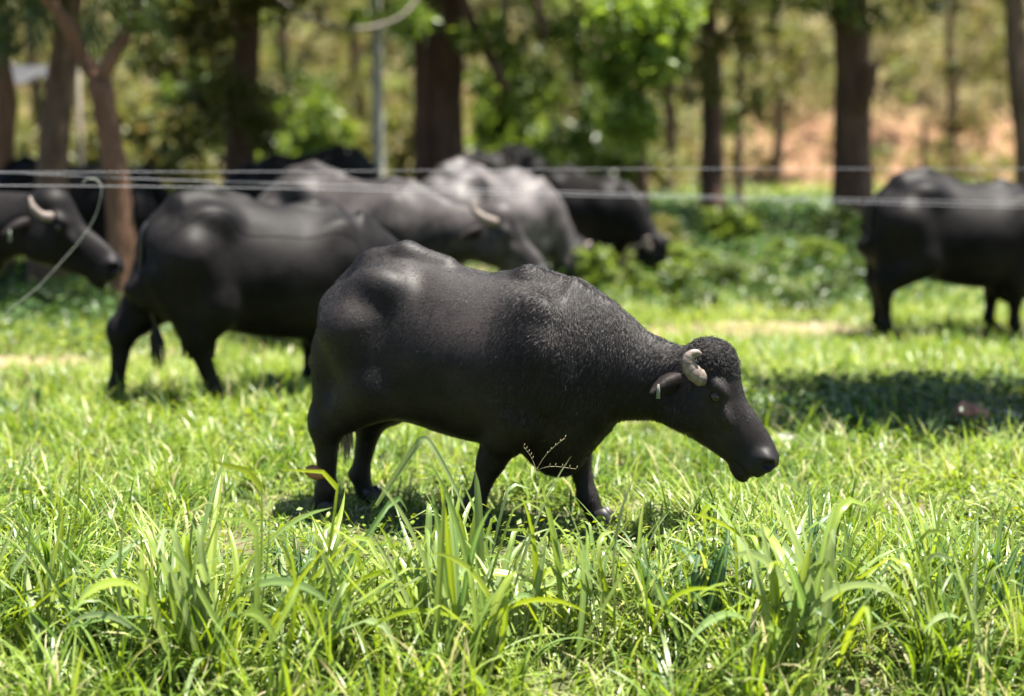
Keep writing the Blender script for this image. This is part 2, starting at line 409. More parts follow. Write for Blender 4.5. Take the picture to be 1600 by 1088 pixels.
def build_weeds():
    # sunlit small-leaved weeds in the turf
    x, y = scatter(6.4, 16, 520, keep=lambda x, y: sstep(.52, .72, vnoise(x * 1.4, y * 1.4, 51)) * .9)
    n = len(x); z = gz(x, y) + rng.uniform(.02, .16, n)
    V, F, T = leaflets(np.stack([x, y, z], -1), np.full(n, .017) + .002 * y, np.clip(rng.normal(.6, .2, n), 0, 1), .4, .55, 3)
    o = obj('pasture_weeds', mesh_from('pasture_weeds', V, F, M['weed'], {'tint': T}))
    tag(o, 'small leaved yellow green weeds mixed into the turf', 'weeds', kind='stuff')
    # creeping cover in the shade patch on the right and under the trees
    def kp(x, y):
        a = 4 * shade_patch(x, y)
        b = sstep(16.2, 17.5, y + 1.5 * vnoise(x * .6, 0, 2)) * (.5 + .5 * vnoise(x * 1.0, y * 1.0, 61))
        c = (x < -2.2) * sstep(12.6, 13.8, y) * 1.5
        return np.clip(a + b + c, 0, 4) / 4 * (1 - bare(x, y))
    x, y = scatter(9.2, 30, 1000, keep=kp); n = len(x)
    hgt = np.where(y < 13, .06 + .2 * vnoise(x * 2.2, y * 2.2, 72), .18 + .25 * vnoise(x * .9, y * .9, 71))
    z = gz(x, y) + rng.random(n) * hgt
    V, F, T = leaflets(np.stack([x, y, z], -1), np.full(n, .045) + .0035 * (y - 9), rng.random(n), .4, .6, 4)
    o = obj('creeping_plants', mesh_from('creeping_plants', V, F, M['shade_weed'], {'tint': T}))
    tag(o, 'low creeping plants in the shade below the trees', 'ground cover', kind='stuff')

build_turf(); build_tall_grass(); build_weeds()

# ------------------------------------------------------------------ single clumps of broad grass: every blade a part
BLADE_VAR = []
def blade_mesh(i, rg):
    K = 12; t = np.linspace(0, 1, K + 1)
    lean = rg.uniform(.05, .25); kink = rg.random() < .28
    th = lean + (rg.uniform(.1, .8) * t ** 2 if not kink else .2 * t + rg.uniform(1.2, 2.2) * sstep(.68, .82, t))
    if rg.random() < .25: th = lean + rg.uniform(1.2, 2.1) * t ** 1.4
    dx = np.concatenate([[0], np.cumsum(np.sin(th[:-1]) / K)]); dz = np.concatenate([[0], np.cumsum(np.cos(th[:-1]) / K)])
    w = np.interp(t, [0, .08, .3, .5, .75, .9, 1], [.4, .55, .95, 1, .7, .35, 0.02]) * .5
    w = w * (1 + .05 * rg.normal(size=K + 1)); wy = .03 * np.sin(t * rg.uniform(3, 7) + rg.uniform(0, 6))
    tw = rg.normal(0, .5) * t
    nrm = np.stack([-np.cos(th), np.zeros(K + 1), np.sin(th)], -1)      # V fold points to the sun side
    cols = []; rib = []
    for s, f in [(-1, .22), (-.5, .12), (-.08, .0), (.08, .0), (.5, .12), (1, .22)]:
        side = np.stack([np.zeros(K + 1), np.cos(tw), np.sin(tw)], -1)
        P = np.stack([dx, wy * .5, dz], -1) + side * (s * w * .055)[:, None] * 2 + nrm * (f * w * .055)[:, None] * 1.2
        cols.append(P); rib.append(np.full(K + 1, .5 if abs(s) < .1 else .0))
    V = np.stack(cols, 1).reshape(-1, 3); nC = 6
    a = np.arange(K)[:, None] * nC; j = np.arange(nC - 1)[None]
    q = np.stack([a + j, a + j + 1, a + nC + j + 1, a + nC + j], -1).reshape(-1, 4)
    return V, q, np.stack(rib, 1).reshape(-1)

def make_blade_variants():
    rg = np.random.default_rng(77)
    for i in range(18):
        V, q, rib = blade_mesh(i, rg)
        BLADE_VAR.append({k: mesh_from('blade', V, q, M[k], {'rib': rib}) for k in ('blade', 'blade_dark')})

def grass_clump(px, d, n, length, width, lean_dir, lean, label, kindm='blade', spread=.9, seed=0, name='grass_clump'):
    rg = np.random.default_rng(seed + 300)
    b = ground_at(px, d); root = empty(name, b)
    tag(root, label, 'grass clump', 'tall grass clumps standing in the pasture')
    for i in range(n):
        o = bpy.data.objects.new('blade', BLADE_VAR[rg.integers(len(BLADE_VAR))][kindm]); COL.objects.link(o); o.parent = root
        a = rg.uniform(0, 2 * math.pi); rr = .2 * rg.random() ** .5
        o.location = (rr * math.cos(a), rr * math.sin(a), -.015)
        L = length * rg.uniform(.62, 1.08); W = width / .055 * rg.uniform(.65, 1.15)
        head = rg.uniform(-math.pi, math.pi)
        Q = Quaternion((0, 0, 1), head)
        ax = Vector((math.cos(head), math.sin(head), 0)) * (spread * abs(rg.normal(.12, .34))) + Vector((math.cos(lean_dir), math.sin(lean_dir), 0)) * lean
        tilt = Quaternion(Vector((0, 0, 1)).cross(ax).normalized() if ax.length > 1e-4 else Vector((1, 0, 0)), ax.length)
        o.rotation_mode = 'QUATERNION'; o.rotation_quaternion = tilt @ Q
        o.scale = (L, W, L)
    return root

make_blade_variants()
CL = [  # px, depth, blades, length, width, lean direction, lean, label, material, spread
 (-25, 6.28, 16, 0.90, 0.015, 0.2, .55, 'bluish green clump of long blades leaning in at the lower left edge', 'blade', .5),
 (300, 6.23, 43, 0.90, 0.016, 2.6, .10, 'large clump with a wide upright blade left of the lower middle', 'blade', 1.0),
 (420, 6.26, 31, 0.93, 0.015, 0.1, .45, 'clump of long stiff blades leaning right, beside the large left clump', 'blade', .6),
 (735, 6.23, 51, 0.86, 0.016, 1.6, .05, 'big pale green clump below the front buffalo\'s near front leg', 'blade', .9),
 (865, 6.38, 22, 0.71, 0.017, 0.3, .22, 'clump with one broad erect blade bent over at its tip', 'blade', .7),
 (1110, 6.45, 25, 0.56, 0.015, 0.5, .15, 'dark bluish clump of arching blades below the front buffalo\'s head', 'blade_dark', 1.1),
 (1245, 6.23, 45, 0.90, 0.019, 0.8, .10, 'largest clump at the lower right with very broad leaning blades', 'blade', .9),
 (1245, 6.75, 25, 0.40, 0.014, 1.5, .05, 'upright dark tuft of narrow blades under the front buffalo\'s muzzle', 'blade_dark', .5),
 (1580, 6.45, 18, 0.58, 0.015, 2.5, .10, 'bluish clump of broad blades cut by the right edge', 'blade_dark', .7),
 (455, 6.75, 33, 0.38, 0.007, 1.5, .02, 'dense tuft of thin dark blades left of the hind hooves', 'blade_dark', .9),
 (1530, 6.18, 26, 0.66, 0.012, 2.2, .15, 'loose green clump in the lower right corner', 'blade', 1.0),
 (120, 6.23, 31, 0.66, 0.012, 2.8, .2, 'loose clump low between the left edge and the large left clump', 'blade', 1.1),
 (1010, 6.33, 31, 0.71, 0.012, 3.0, .25, 'clump of pale blades arching left between the two big lower clumps', 'blade', 1.1),
 (560, 6.28, 31, 0.66, 0.012, 2.6, .2, 'clump of thin bright blades just left of the big pale clump', 'blade', 1.0),
 (725, 6.95, 14, 0.49, 0.015, 1.6, .04, 'tall blades rising in front of the near front leg', 'blade', .6),
 (20, 10.40, 18, 0.30, 0.022, 2.4, .2, 'dark tuft of spiky blades at the left edge level with the second cow\'s feet', 'blade_dark', .8),
 (400, 10.30, 18, 0.30, 0.020, 1.5, .05, 'upright bright tuft beside the second buffalo\'s hind hoof', 'blade', .5),
 (465, 11.00, 16, 0.32, 0.024, 2.6, .3, 'dark tuft of blades under the second buffalo\'s belly', 'blade_dark', .8),
 (1325, 10.20, 24, 0.34, 0.022, 1.5, .0, 'dark shaded tuft behind the front buffalo\'s muzzle', 'blade_dark', 1.2),
 (1470, 6.25, 18, 0.62, 0.012, 2.4, .4, 'thin clump of long blades leaning left near the right edge', 'blade', .5),
 (200, 6.50, 22, 0.44, 0.012, 1.2, .1, 'middling clump above the large left clump', 'blade', .9),
 (640, 6.55, 22, 0.46, 0.014, 2.2, .15, 'middling clump of bright blades below the front buffalo\'s belly', 'blade', .9),
 (950, 6.70, 22, 0.40, 0.014, 0.8, .1, 'short clump of blades beside the far front hoof', 'blade', .9),
 (1380, 6.60, 22, 0.44, 0.014, 1.2, .1, 'middling clump above the largest lower right clump', 'blade', .9),
]
for i, (px, d, n, L, W, ld, ln, lab, km, sp) in enumerate(CL):
    grass_clump(px, d, n, L, W, ld, ln, lab, km, sp, seed=i)

def single_blade(name, pts, width, label, m, cat):
    """one long leaf through given points"""
    P = catmull(pts, 22); n = len(P); t = np.linspace(0, 1, n)
    T = np.gradient(P, axis=0); side = np.cross(T, np.array([0, -1.0, .35])); side /= np.linalg.norm(side, axis=1)[:, None]
    w = width * .5 * np.interp(t, [0, .1, .5, .85, 1], [.6, .9, 1, .6, .02]); nn = np.cross(side, T); nn /= np.linalg.norm(nn, axis=1)[:, None]
    cols = [P + side * (w * s)[:, None] + nn * (abs(s) * .25 * w)[:, None] for s in (-1, -.1, .1, 1)]
    V = np.stack(cols, 1).reshape(-1, 3); a = np.arange(n - 1)[:, None] * 4; j = np.arange(3)[None]
    q = np.stack([a + j, a + j + 1, a + 4 + j + 1, a + 4 + j], -1).reshape(-1, 4)
    rib = np.tile([0, .7, .7, 0], n)
    root = empty(name, P[0]); tag(root, label, cat, kind='thing')
    obj('leaf', mesh_from(name, V - P[0], q, m, {'rib': rib}), root)
    return root

single_blade('folded_grass', [at(588, 790, 6.75), at(620, 740, 6.72), at(650, 697, 6.7), at(662, 686, 6.7), at(676, 698, 6.68), at(705, 750, 6.65), at(735, 815, 6.6)],
             .026, 'single long blade folded over in front of the front buffalo\'s belly', M['blade'], 'grass blade')
single_blade('upright_grass', [ground_at(752, 6.75) + [0, 0, -.02], at(748, 800, 6.75), at(743, 735, 6.74)],
             .034, 'single erect broad blade against the near front leg of the front buffalo', M['blade'], 'grass blade')

def seed_stalk():
    b = ground_at(843, 6.95); root = empty('seed_stalk', b); tag(root, 'thin forked straw seed stalk before the front buffalo\'s brisket', 'seed stalk')
    J = Joined()
    for pts in ([(840, 880), (838, 800), (838, 735)], [(838, 735), (850, 715), (864, 700), (882, 685)], [(838, 735), (830, 715), (818, 698)], [(838, 735), (862, 729), (900, 733)]):
        P = catmull([at(x, y, 6.95) for x, y in pts], 8) - b
        J.add(*tube(P, np.linspace(.0014, .0009, 8), 5))
        for p in P[3:]:
            J.add(*tube([p, p + np.array([.004, 0, .006]), p + np.array([.006, 0, .014])], [.0008, .002, .0005], 5))
    obj('stalk', J.mesh('stalk', M['straw']), root)
seed_stalk()

# ------------------------------------------------------------------ buffalo: signed distance field -> one continuous body
def smin(a, b, k):
    h = np.clip(.5 + .5 * (a - b) / k, 0, 1)
    return a + (b - a) * h - k * h * (1 - h)

class Field:
    def __init__(s, lo, hi, h):
        s.h = h; s.lo = np.array(lo, float); n = np.ceil((np.array(hi) - s.lo) / h).astype(int) + 1
        s.ax = [(s.lo[i] + np.arange(n[i]) * h).astype(np.float32) for i in range(3)]
        s.D = np.full(n, 1.0, np.float32)
    def sl(s, lo, hi):
        r = []
        for i in range(3):
            a = max(0, int(math.floor((lo[i] - s.lo[i]) / s.h))); b = min(s.D.shape[i], int(math.ceil((hi[i] - s.lo[i]) / s.h)) + 1)
            r.append(slice(a, max(a, b)))
        return tuple(r)
    def grid(s, S):
        return s.ax[0][S[0]][:, None, None], s.ax[1][S[1]][None, :, None], s.ax[2][S[2]][None, None, :]
    def cone(s, a, b, ra, rb, k=.04, sy=1.0, sub=False):
        a = np.array(a, float); b = np.array(b, float); m = k * 1.5 + .03
        lo = np.minimum(a - ra, b - rb) - m; hi = np.maximum(a + ra, b + rb) + m
        S = s.sl(lo, hi); X, Y, Z = s.grid(S); d = b - a; L2 = max(d @ d, 1e-9)
        px, py, pz = X - a[0], Y - a[1], Z - a[2]
        t = np.clip((px * d[0] + py * d[1] + pz * d[2]) / L2, 0, 1)
        e = np.sqrt((px - t * d[0]) ** 2 + ((py - t * d[1]) / sy) ** 2 + (pz - t * d[2]) ** 2) - (ra + (rb - ra) * t)
        s.put(S, e * min(1, sy), k, sub)
    def chain(s, pts, rad, k=.04):
        for i in range(len(pts) - 1): s.cone(pts[i], pts[i + 1], rad[i], rad[i + 1], k)
    def ell(s, c, r, k=.05, rot=0.0, sub=False, rotz=0.0):
        c = np.array(c, float); r = np.array(r, float); R_ = r.max() + k * 1.5 + .03
        S = s.sl(c - R_, c + R_); X, Y, Z = s.grid(S); x, y, z = X - c[0], Y - c[1], Z - c[2]
        if rotz: cz, sz = math.cos(rotz), math.sin(rotz); x, y = x * cz + y * sz, -x * sz + y * cz
        if rot: cr, sr = math.cos(rot), math.sin(rot); x, z = x * cr + z * sr, -x * sr + z * cr
        q = np.sqrt((x / r[0]) ** 2 + (y / r[1]) ** 2 + (z / r[2]) ** 2)
        g = np.sqrt((x / r[0] ** 2) ** 2 + (y / r[1] ** 2) ** 2 + (z / r[2] ** 2) ** 2) + 1e-6
        s.put(S, q * (q - 1) / g, k, sub)
    def put(s, S, e, k, sub):
        if sub: s.D[S] = -smin(-s.D[S], e, k)
        else: s.D[S] = smin(s.D[S], e.astype(np.float32), k)
    def loft(s, path, up, dn, W, m=2.2, pear=0.0, k=.06, n=40):
        """path: (x,z) points; up/dn extents along the in-plane normal, W half width"""
        st = catmull(np.column_stack([path, up, dn, W]), n); P = st[:, :2]
        R_ = max(st[:, 2].max(), st[:, 3].max(), st[:, 4].max()) + .08
        lo = np.array([P[:, 0].min() - R_, -R_, P[:, 1].min() - R_]); hi = np.array([P[:, 0].max() + R_, R_, P[:, 1].max() + R_])
        S = s.sl(lo, hi); X, Y, Z = s.grid(S); x = X[:, 0, :]; z = Z[0]
        x, z = np.broadcast_arrays(x, z)
        best = np.full(x.shape, 1e9, np.float32); q = np.zeros_like(best); ov = np.zeros_like(best); U = np.zeros_like(best); Dn = np.zeros_like(best); Wd = np.zeros_like(best)
        for i in range(n - 1):
            d = P[i + 1] - P[i]; L = math.hypot(*d)
            if L < 1e-6: continue
            d = d / L; tt = (x - P[i, 0]) * d[0] + (z - P[i, 1]) * d[1]; t = np.clip(tt / L, 0, 1)
            qx = x - (P[i, 0] + d[0] * L * t); qz = z - (P[i, 1] + d[1] * L * t); dist = qx * qx + qz * qz
            o = dist < best; best = np.where(o, dist, best)
            sgn = -qx * d[1] + qz * d[0]
            q = np.where(o, np.where((tt >= 0) & (tt <= L), sgn, np.sign(sgn) * np.minimum(np.abs(sgn), 9)), q)
            over = np.maximum(-tt, 0) if i == 0 else np.maximum(tt - L, 0) if i == n - 2 else 0 * tt; ov = np.where(o, over, ov)
            for A, c in ((U, 2), (Dn, 3), (Wd, 4)): A[:] = np.where(o, st[i, c] + (st[i + 1, c] - st[i, c]) * t, A)
        e = np.where(q > 0, U, Dn); v = np.abs(q) / e
        Wq = Wd * (1 - pear * np.where(q > 0, np.clip(v, 0, 1), 0) ** 1.6)
        r = ((np.abs(Y) / Wq[:, None, :]) ** m + (v ** m)[:, None, :]) ** (1 / m)
        sc = np.minimum(Wd, np.minimum(U, Dn))
        f = (r - 1) * sc[:, None, :]
        f = np.where(ov[:, None, :] > 0, np.sqrt(np.maximum(f, 0) ** 2 + ov[:, None, :] ** 2) + np.minimum(f, 0) * 0 , f)
        s.put(S, f, k, False)
    def mesh(s):
        D = s.D; ins = D < 0; nx, ny, nz = D.shape
        c = np.zeros((nx - 1, ny - 1, nz - 1), np.int8)
        cor = [(a, b, d) for a in (0, 1) for b in (0, 1) for d in (0, 1)]
        for a, b, d in cor: c += ins[a:nx - 1 + a, b:ny - 1 + b, d:nz - 1 + d]
        I = np.argwhere((c > 0) & (c < 8)); acc = np.zeros((len(I), 3)); cnt = np.zeros(len(I))
        val = {o: D[I[:, 0] + o[0], I[:, 1] + o[1], I[:, 2] + o[2]] for o in cor}
        for o in cor:
            for ax in range(3):
                if o[ax]: continue
                o2 = tuple(1 if i == ax else o[i] for i in range(3)); v1, v2 = val[o], val[o2]
                k = (v1 < 0) != (v2 < 0); t = np.where(k, v1 / np.where(k, v1 - v2, 1), 0)
                p = np.tile(np.array(o, float), (len(I), 1)); p[:, ax] += t
                acc += p * k[:, None]; cnt += k
        V = s.lo + (I + acc / cnt[:, None]) * s.h
        vid = np.full(c.shape, -1, np.int64); vid[I[:, 0], I[:, 1], I[:, 2]] = np.arange(len(I))
        Q = []
        for ax in range(3):
            u, w_ = [(1, 2), (2, 0), (0, 1)][ax]
            s1 = [slice(None)] * 3; s2 = [slice(None)] * 3; s1[ax] = slice(0, -1); s2[ax] = slice(1, None)
            e = ins[tuple(s1)] != ins[tuple(s2)]; J = np.argwhere(e)
            J = J[(J[:, u] > 0) & (J[:, w_] > 0) & (J[:, u] < D.shape[u] - 1) & (J[:, w_] < D.shape[w_] - 1)]
            def g(du, dw):
                K = J.copy(); K[:, u] -= du; K[:, w_] -= dw; return vid[K[:, 0], K[:, 1], K[:, 2]]
            q = np.stack([g(1, 1), g(0, 1), g(0, 0), g(1, 0)], -1)
            fl = ~ins[J[:, 0], J[:, 1], J[:, 2]]; q[fl] = q[fl][:, ::-1]; Q.append(q)
        return V, np.vstack(Q)

def pose(**k):
    """default = the front buffalo: walking, neck stretched forward and down"""
    p = dict(neck=[(1.28, .80), (1.45, .785), (1.60, .755), (1.75, .735), (1.88, .735)],
             head=(1.90, .80), hang=math.atan2(-.40, .33),
             # y side: near = right = -1. hip/stifle/hock/fetlock/hoof
             hind={-1: [(.28, .92), (.37, .66), (.09, .43), (.085, .13), (.045, .045)], 1: [(.26, .92), (.40, .62), (.16, .42), (.10, .14), (.13, .045)]},
             fore={-1: [(1.20, .86), (1.09, .56), (.95, .34), (.865, .13), (.87, .045)], 1: [(1.20, .86), (1.18, .55), (1.26, .33), (1.32, .13), (1.36, .045)]},
             udder=False, belly=1.0, horn='curl', vox=.02)
    p.update(k); return p

def hframe(p):
    a = p['hang']; ax = np.array([math.cos(a), 0, math.sin(a)]); nn = np.array([-math.sin(a), 0, math.cos(a)])
    A = np.array([p['head'][0], 0, p['head'][1]])
    return lambda t, n, w=0.0: A + ax * t + nn * n + np.array([0, w, 0])

def body_field(p):
    H = hframe(p); hp = [H(-.1, .2), H(.62, 0), H(.3, -.35), H(.1, .2)]
    xs = [q[0] for q in hp] + [-.2, 1.6]; zs = [q[2] for q in hp] + [1.42]
    F = Field((min(xs) - .05, -.52, .0), (max(xs) + .06, .52, max(zs) + .05), p['vox'])
    b = p['belly']
    T = [(.04, 1.00, .68, .10), (.10, 1.13, .60, .14), (.23, 1.225, .55, .205), (.43, 1.285, .495, .265), (.63, 1.245, .43, .325 * b), (.88, 1.195, .39, .35 * b),
         (1.08, 1.195, .39, .315), (1.23, 1.175, .39, .255), (1.36, 1.11, .42, .20), (1.46, 1.03, .50, .14)]
    T = np.array(T); zc = np.full(len(T), .80); zc[0] = .85
    F.loft(np.column_stack([T[:, 0], zc]), T[:, 1] - zc, zc - T[:, 2], T[:, 3], 2.25, .34, .05)
    # neck
    N = np.array(p['neck']); hh = np.interp(np.linspace(0, 1, len(N)), [0, .28, .53, .79, 1], [.37, .28, .205, .172, .155]); ww = np.interp(np.linspace(0, 1, len(N)), [0, .3, .6, 1], [.20, .145, .115, .10])
    F.loft(N, hh, hh, ww, 2.1, .35, .09)
    # brisket and dewlap
    F.ell((1.20, 0, .50), (.19, .13, .20), .10)
    F.ell((1.22, 0, .35), (.12, .065, .10), .06)
    # spine ridge, sacrum, hooks, pins
    F.chain([(.12, 0, 1.10), (.26, 0, 1.215), (.45, 0, 1.275), (.66, 0, 1.225)], [.05, .06, .05, .04], .05)
    F.chain([(.95, 0, 1.165), (1.08, 0, 1.175), (1.22, 0, 1.15)], [.03, .05, .04], .06)
    for s in (-1, 1):
        F.ell((.41, s * .19, 1.125), (.11, .075, .075), .12)
        F.ell((.10, s * .095, 1.0), (.05, .05, .07), .09)
        F.ell((.315, s * .155, .84), (.225, .10, .31), .18, rot=.10)                 # thigh
        F.ell((1.13, s * .215, .86), (.15, .085, .27), .13, rot=-.35)              # shoulder blade
        F.ell((1.22, s * .20, .74), (.13, .085, .14), .07)                         # point of the shoulder
        F.ell((.68, s * .36, 1.12), (.12, .06, .07), .10, sub=True)             # hollow behind the hook bone
    # legs
    for s in (-1, 1):
        y0 = s * .19; a = p['hind'][s]
        y = [y0, y0 * 1.02, s * .165, s * .16, s * .16]
        P = [(q[0], yy, q[1]) for q, yy in zip(a, y)]
        F.chain(P, [.19, .14, .066, .039, .047], .06)
        F.cone((P[2][0] - .035, P[2][1], P[2][2] + .06), P[2], .045, .055, .04)      # point of the hock
        F.cone(P[1], ((P[1][0] * .45 + P[2][0] * .55), P[1][1] * .5 + P[2][1] * .5, P[1][2] * .45 + P[2][2] * .55), .14, .10, .05)
        F.cone((.13, y0 * .85, .80), (P[2][0] - .005, P[2][1], P[2][2] + .04), .10, .062, .07)
        F.ell((P[3][0] - .035, P[3][1], P[3][2] + .0), (.028, .035, .03), .02)
        f = p['fore'][s]; y = [s * .19, s * .175, s * .155, s * .15, s * .15]
        P = [(q[0], yy, q[1]) for q, yy in zip(f, y)]
        F.chain(P, [.14, .115, .06, .040, .047], .05)
        F.cone(P[1], (P[1][0] * .55 + P[2][0] * .45, P[1][1], P[1][2] * .55 + P[2][2] * .45), .12, .085, .05)
        F.ell((P[2][0] + .012, P[2][1], P[2][2]), (.05, .052, .062), .02)
        F.ell((P[3][0] - .03, P[3][1], P[3][2]), (.028, .035, .03), .02)
    if p['udder']:
        F.ell((.36, 0, .50), (.15, .13, .13), .05)
        for dx, dy in ((.28, -.06), (.28, .06), (.43, -.055), (.43, .055)):
            F.cone((dx, dy, .42), (dx, dy, .31), .022, .016, .02)
    # head
    t = np.array([-.085, -.03, .04, .13, .23, .33, .43, .50, .545]); P = np.array([[H(q, -.06)[0], H(q, -.06)[2]] for q in t])
    up = np.array([.13, .185, .207, .185, .145, .138, .130, .112, .07]); dn = np.array([.07, .15, .195, .20, .162, .125, .092, .068, .03])
    W = np.array([.085, .105, .118, .118, .094, .074, .066, .070, .05])
    F.loft(P, up, dn, W, 2.4, .30, .05)
    F.ell(H(.01, .072), (.10, .105, .08), .06, rot=p['hang'])                        # bossed forehead
    hr = p['hang']
    for s in (-1, 1):
        F.ell(H(.125, .045, s * .098), (.055, .032, .032), .03, rot=hr)            # brow over the eye
        F.ell(H(.215, -.01, s * .088), (.075, .022, .026), .03, rot=hr - .25)      # cheekbone
        F.ell(H(.10, -.15, s * .085), (.10, .04, .085), .05, rot=hr)               # jaw muscle
        F.ell(H(.145, .012, s * .128), (.028, .016, .02), .012, rot=hr, sub=True)  # eye socket
        F.cone(H(.105, .03, s * .112), H(.175, .022, s * .110), .012, .010, .014)   # upper lid
        F.cone(H(.115, -.012, s * .112), H(.175, -.006, s * .108), .010, .009, .014)  # lower lid
        F.ell(H(.505, .0, s * .05), (.05, .032, .04), .03, rot=hr)                 # nostril wing
        F.ell(H(.53, .005, s * .062), (.036, .024, .022), .008, rot=hr + .7, sub=True, rotz=0)   # nostril
        F.cone(H(.41, -.125, s * .056), H(.53, -.098, s * .052), .007, .008, .006, sub=True)  # mouth line
    F.ell(H(.475, -.145), (.055, .048, .032), .03, rot=hr)                         # chin and lower lip
    F.cone(H(.535, -.095, -.05), H(.535, -.095, .05), .007, .007, .010, sub=True)
    return F, H

def wet_mask(V, H):
    c = np.array(H(.535, -.03)); return sstep(.16, .06, np.linalg.norm((V - c) * [1, .8, 1], axis=1))

def horn_mesh(H, kind, s):
    if kind == 'curl': pts = [(.055, .02, .085), (.035, .015, .13), (-.01, .015, .16), (-.045, .03, .17), (-.06, .056, .165), (-.052, .08, .155), (-.036, .09, .147)]; r = [.034, .039, .038, .034, .028, .020, .008]
    elif kind == 'back': pts = [(.05, .05, .08), (.03, .045, .13), (-.03, .03, .18), (-.10, .03, .205), (-.13, .055, .20), (-.15, .08, .19)]; r = [.030, .031, .028, .024, .017, .007]
    else: pts = [(.08, .03, .08), (.08, .035, .12), (.05, .025, .165), (-.01, .04, .19), (-.06, .075, .185)]; r = [.028, .029, .026, .021, .009]
    P = catmull([H(a, b, s * c) for a, b, c in pts], 26); rr = np.interp(np.linspace(0, 1, 26), np.linspace(0, 1, len(r)), r)
    rr = rr * (1 + .07 * np.sin(np.arange(26) * 2.1) * np.linspace(1, .2, 26))
    return tube(P, rr, 12, flat=.72, rough=.03, seed=2)

def ear_mesh(H, s, droop=-.35):
    """cupped leaf-shaped ear hanging back and out from behind the horn"""
    nL, nW = 12, 9; t = np.linspace(0, 1, nL); base = np.array(H(-.02, -.06, s * .105))
    back = np.array(H(-1, 0)) - np.array(H(0, 0)); dwn = np.array([0, 0, -1.0]); out = np.array([0, s, 0])
    d = back * .30 + out * .62 + dwn * .42 + np.array([-.30, 0, 0]); d = d / np.linalg.norm(d)
    upv = np.array([-.15, -s * .75, .8]); upv -= d * (upv @ d); upv /= np.linalg.norm(upv); nr = np.cross(d, upv) * s
    L = .175; w = np.interp(t, [0, .2, .45, .75, 1], [.026, .045, .046, .028, .003])
    V = []
    for layer in (0, 1):
        for i in range(nL):
            for j in range(nW):
                v = -1 + 2 * j / (nW - 1); cup = (.045 * v * v - .02) * np.sin(np.pi * min(1, t[i] * .9 + .15))
                V.append(base + d * L * t[i] + upv * w[i] * v + nr * (-cup + (.006 if layer else 0)) + dwn * .03 * t[i] ** 2)
    V = np.array(V); i = np.arange(nL - 1)[:, None] * nW; j = np.arange(nW - 1)[None]
    q = np.stack([i + j, i + j + 1, i + nW + j + 1, i + nW + j], -1).reshape(-1, 4); o = nL * nW
    rim = [(a, b) for a, b in zip(range(0, nL * nW - nW, nW), range(nW, nL * nW, nW))] + [(b, a) for a, b in zip(range(nW - 1, nL * nW - nW, nW), range(2 * nW - 1, nL * nW, nW))] + [(nL * nW - nW + a, nL * nW - nW + a + 1) for a in range(nW - 1)]
    rq = np.array([(a, b, b + o, a + o) for a, b in rim])
    return V, [np.vstack([q, q[:, ::-1] + o, rq])]

def hoof_mesh(x, y, z, fwd=1.0):
    J = Joined()
    for s in (-1, 1):
        pr = [(0, .033), (.35, .036), (.7, .038), (1, .037)]
        P = np.array([[x + .01 + .035 * q, y + s * .024, z + .03 - q * (z + .03)] for q, _ in pr])
        V, F = tube(P, [r for _, r in pr], 12, flat=1.0); V[:, 1] = y + s * .024 + (V[:, 1] - y - s * .024) * .62
        V[:, 0] = x + (V[:, 0] - x) * 1.35
        J.add(V, F)
    return J

def tail_mesh(p, swing):
    P = catmull([(.12, 0, 1.12), (.05, 0, 1.06), (.03, swing * .3, .88), (.04, swing * .7, .70), (.09, swing, .58), (.115, swing, .50)], 24)
    return tube(P, np.interp(np.linspace(0, 1, 24), [0, .2, .7, 1], [.036, .026, .017, .014]), 8)

def tuft_mesh(swing, n=60, L=.26):
    J = Joined(); rg = np.random.default_rng(4)
    for i in range(n):
        a = rg.uniform(0, 6.28); r0 = rg.random() * .012; sp = rg.random() * .035
        b = np.array([.11 + r0 * math.cos(a), swing + r0 * math.sin(a), .53 - rg.random() * .06]); l = L * rg.uniform(.6, 1)
        e = b + np.array([sp * math.cos(a) + .01, sp * math.sin(a), -l]); m_ = (b + e) / 2 + np.array([sp * .5 * math.cos(a), sp * .5 * math.sin(a), 0])
        J.add(*tube(np.array([b, m_, e]), [.003, .0035, .0008], 4, cap=False))
    return J

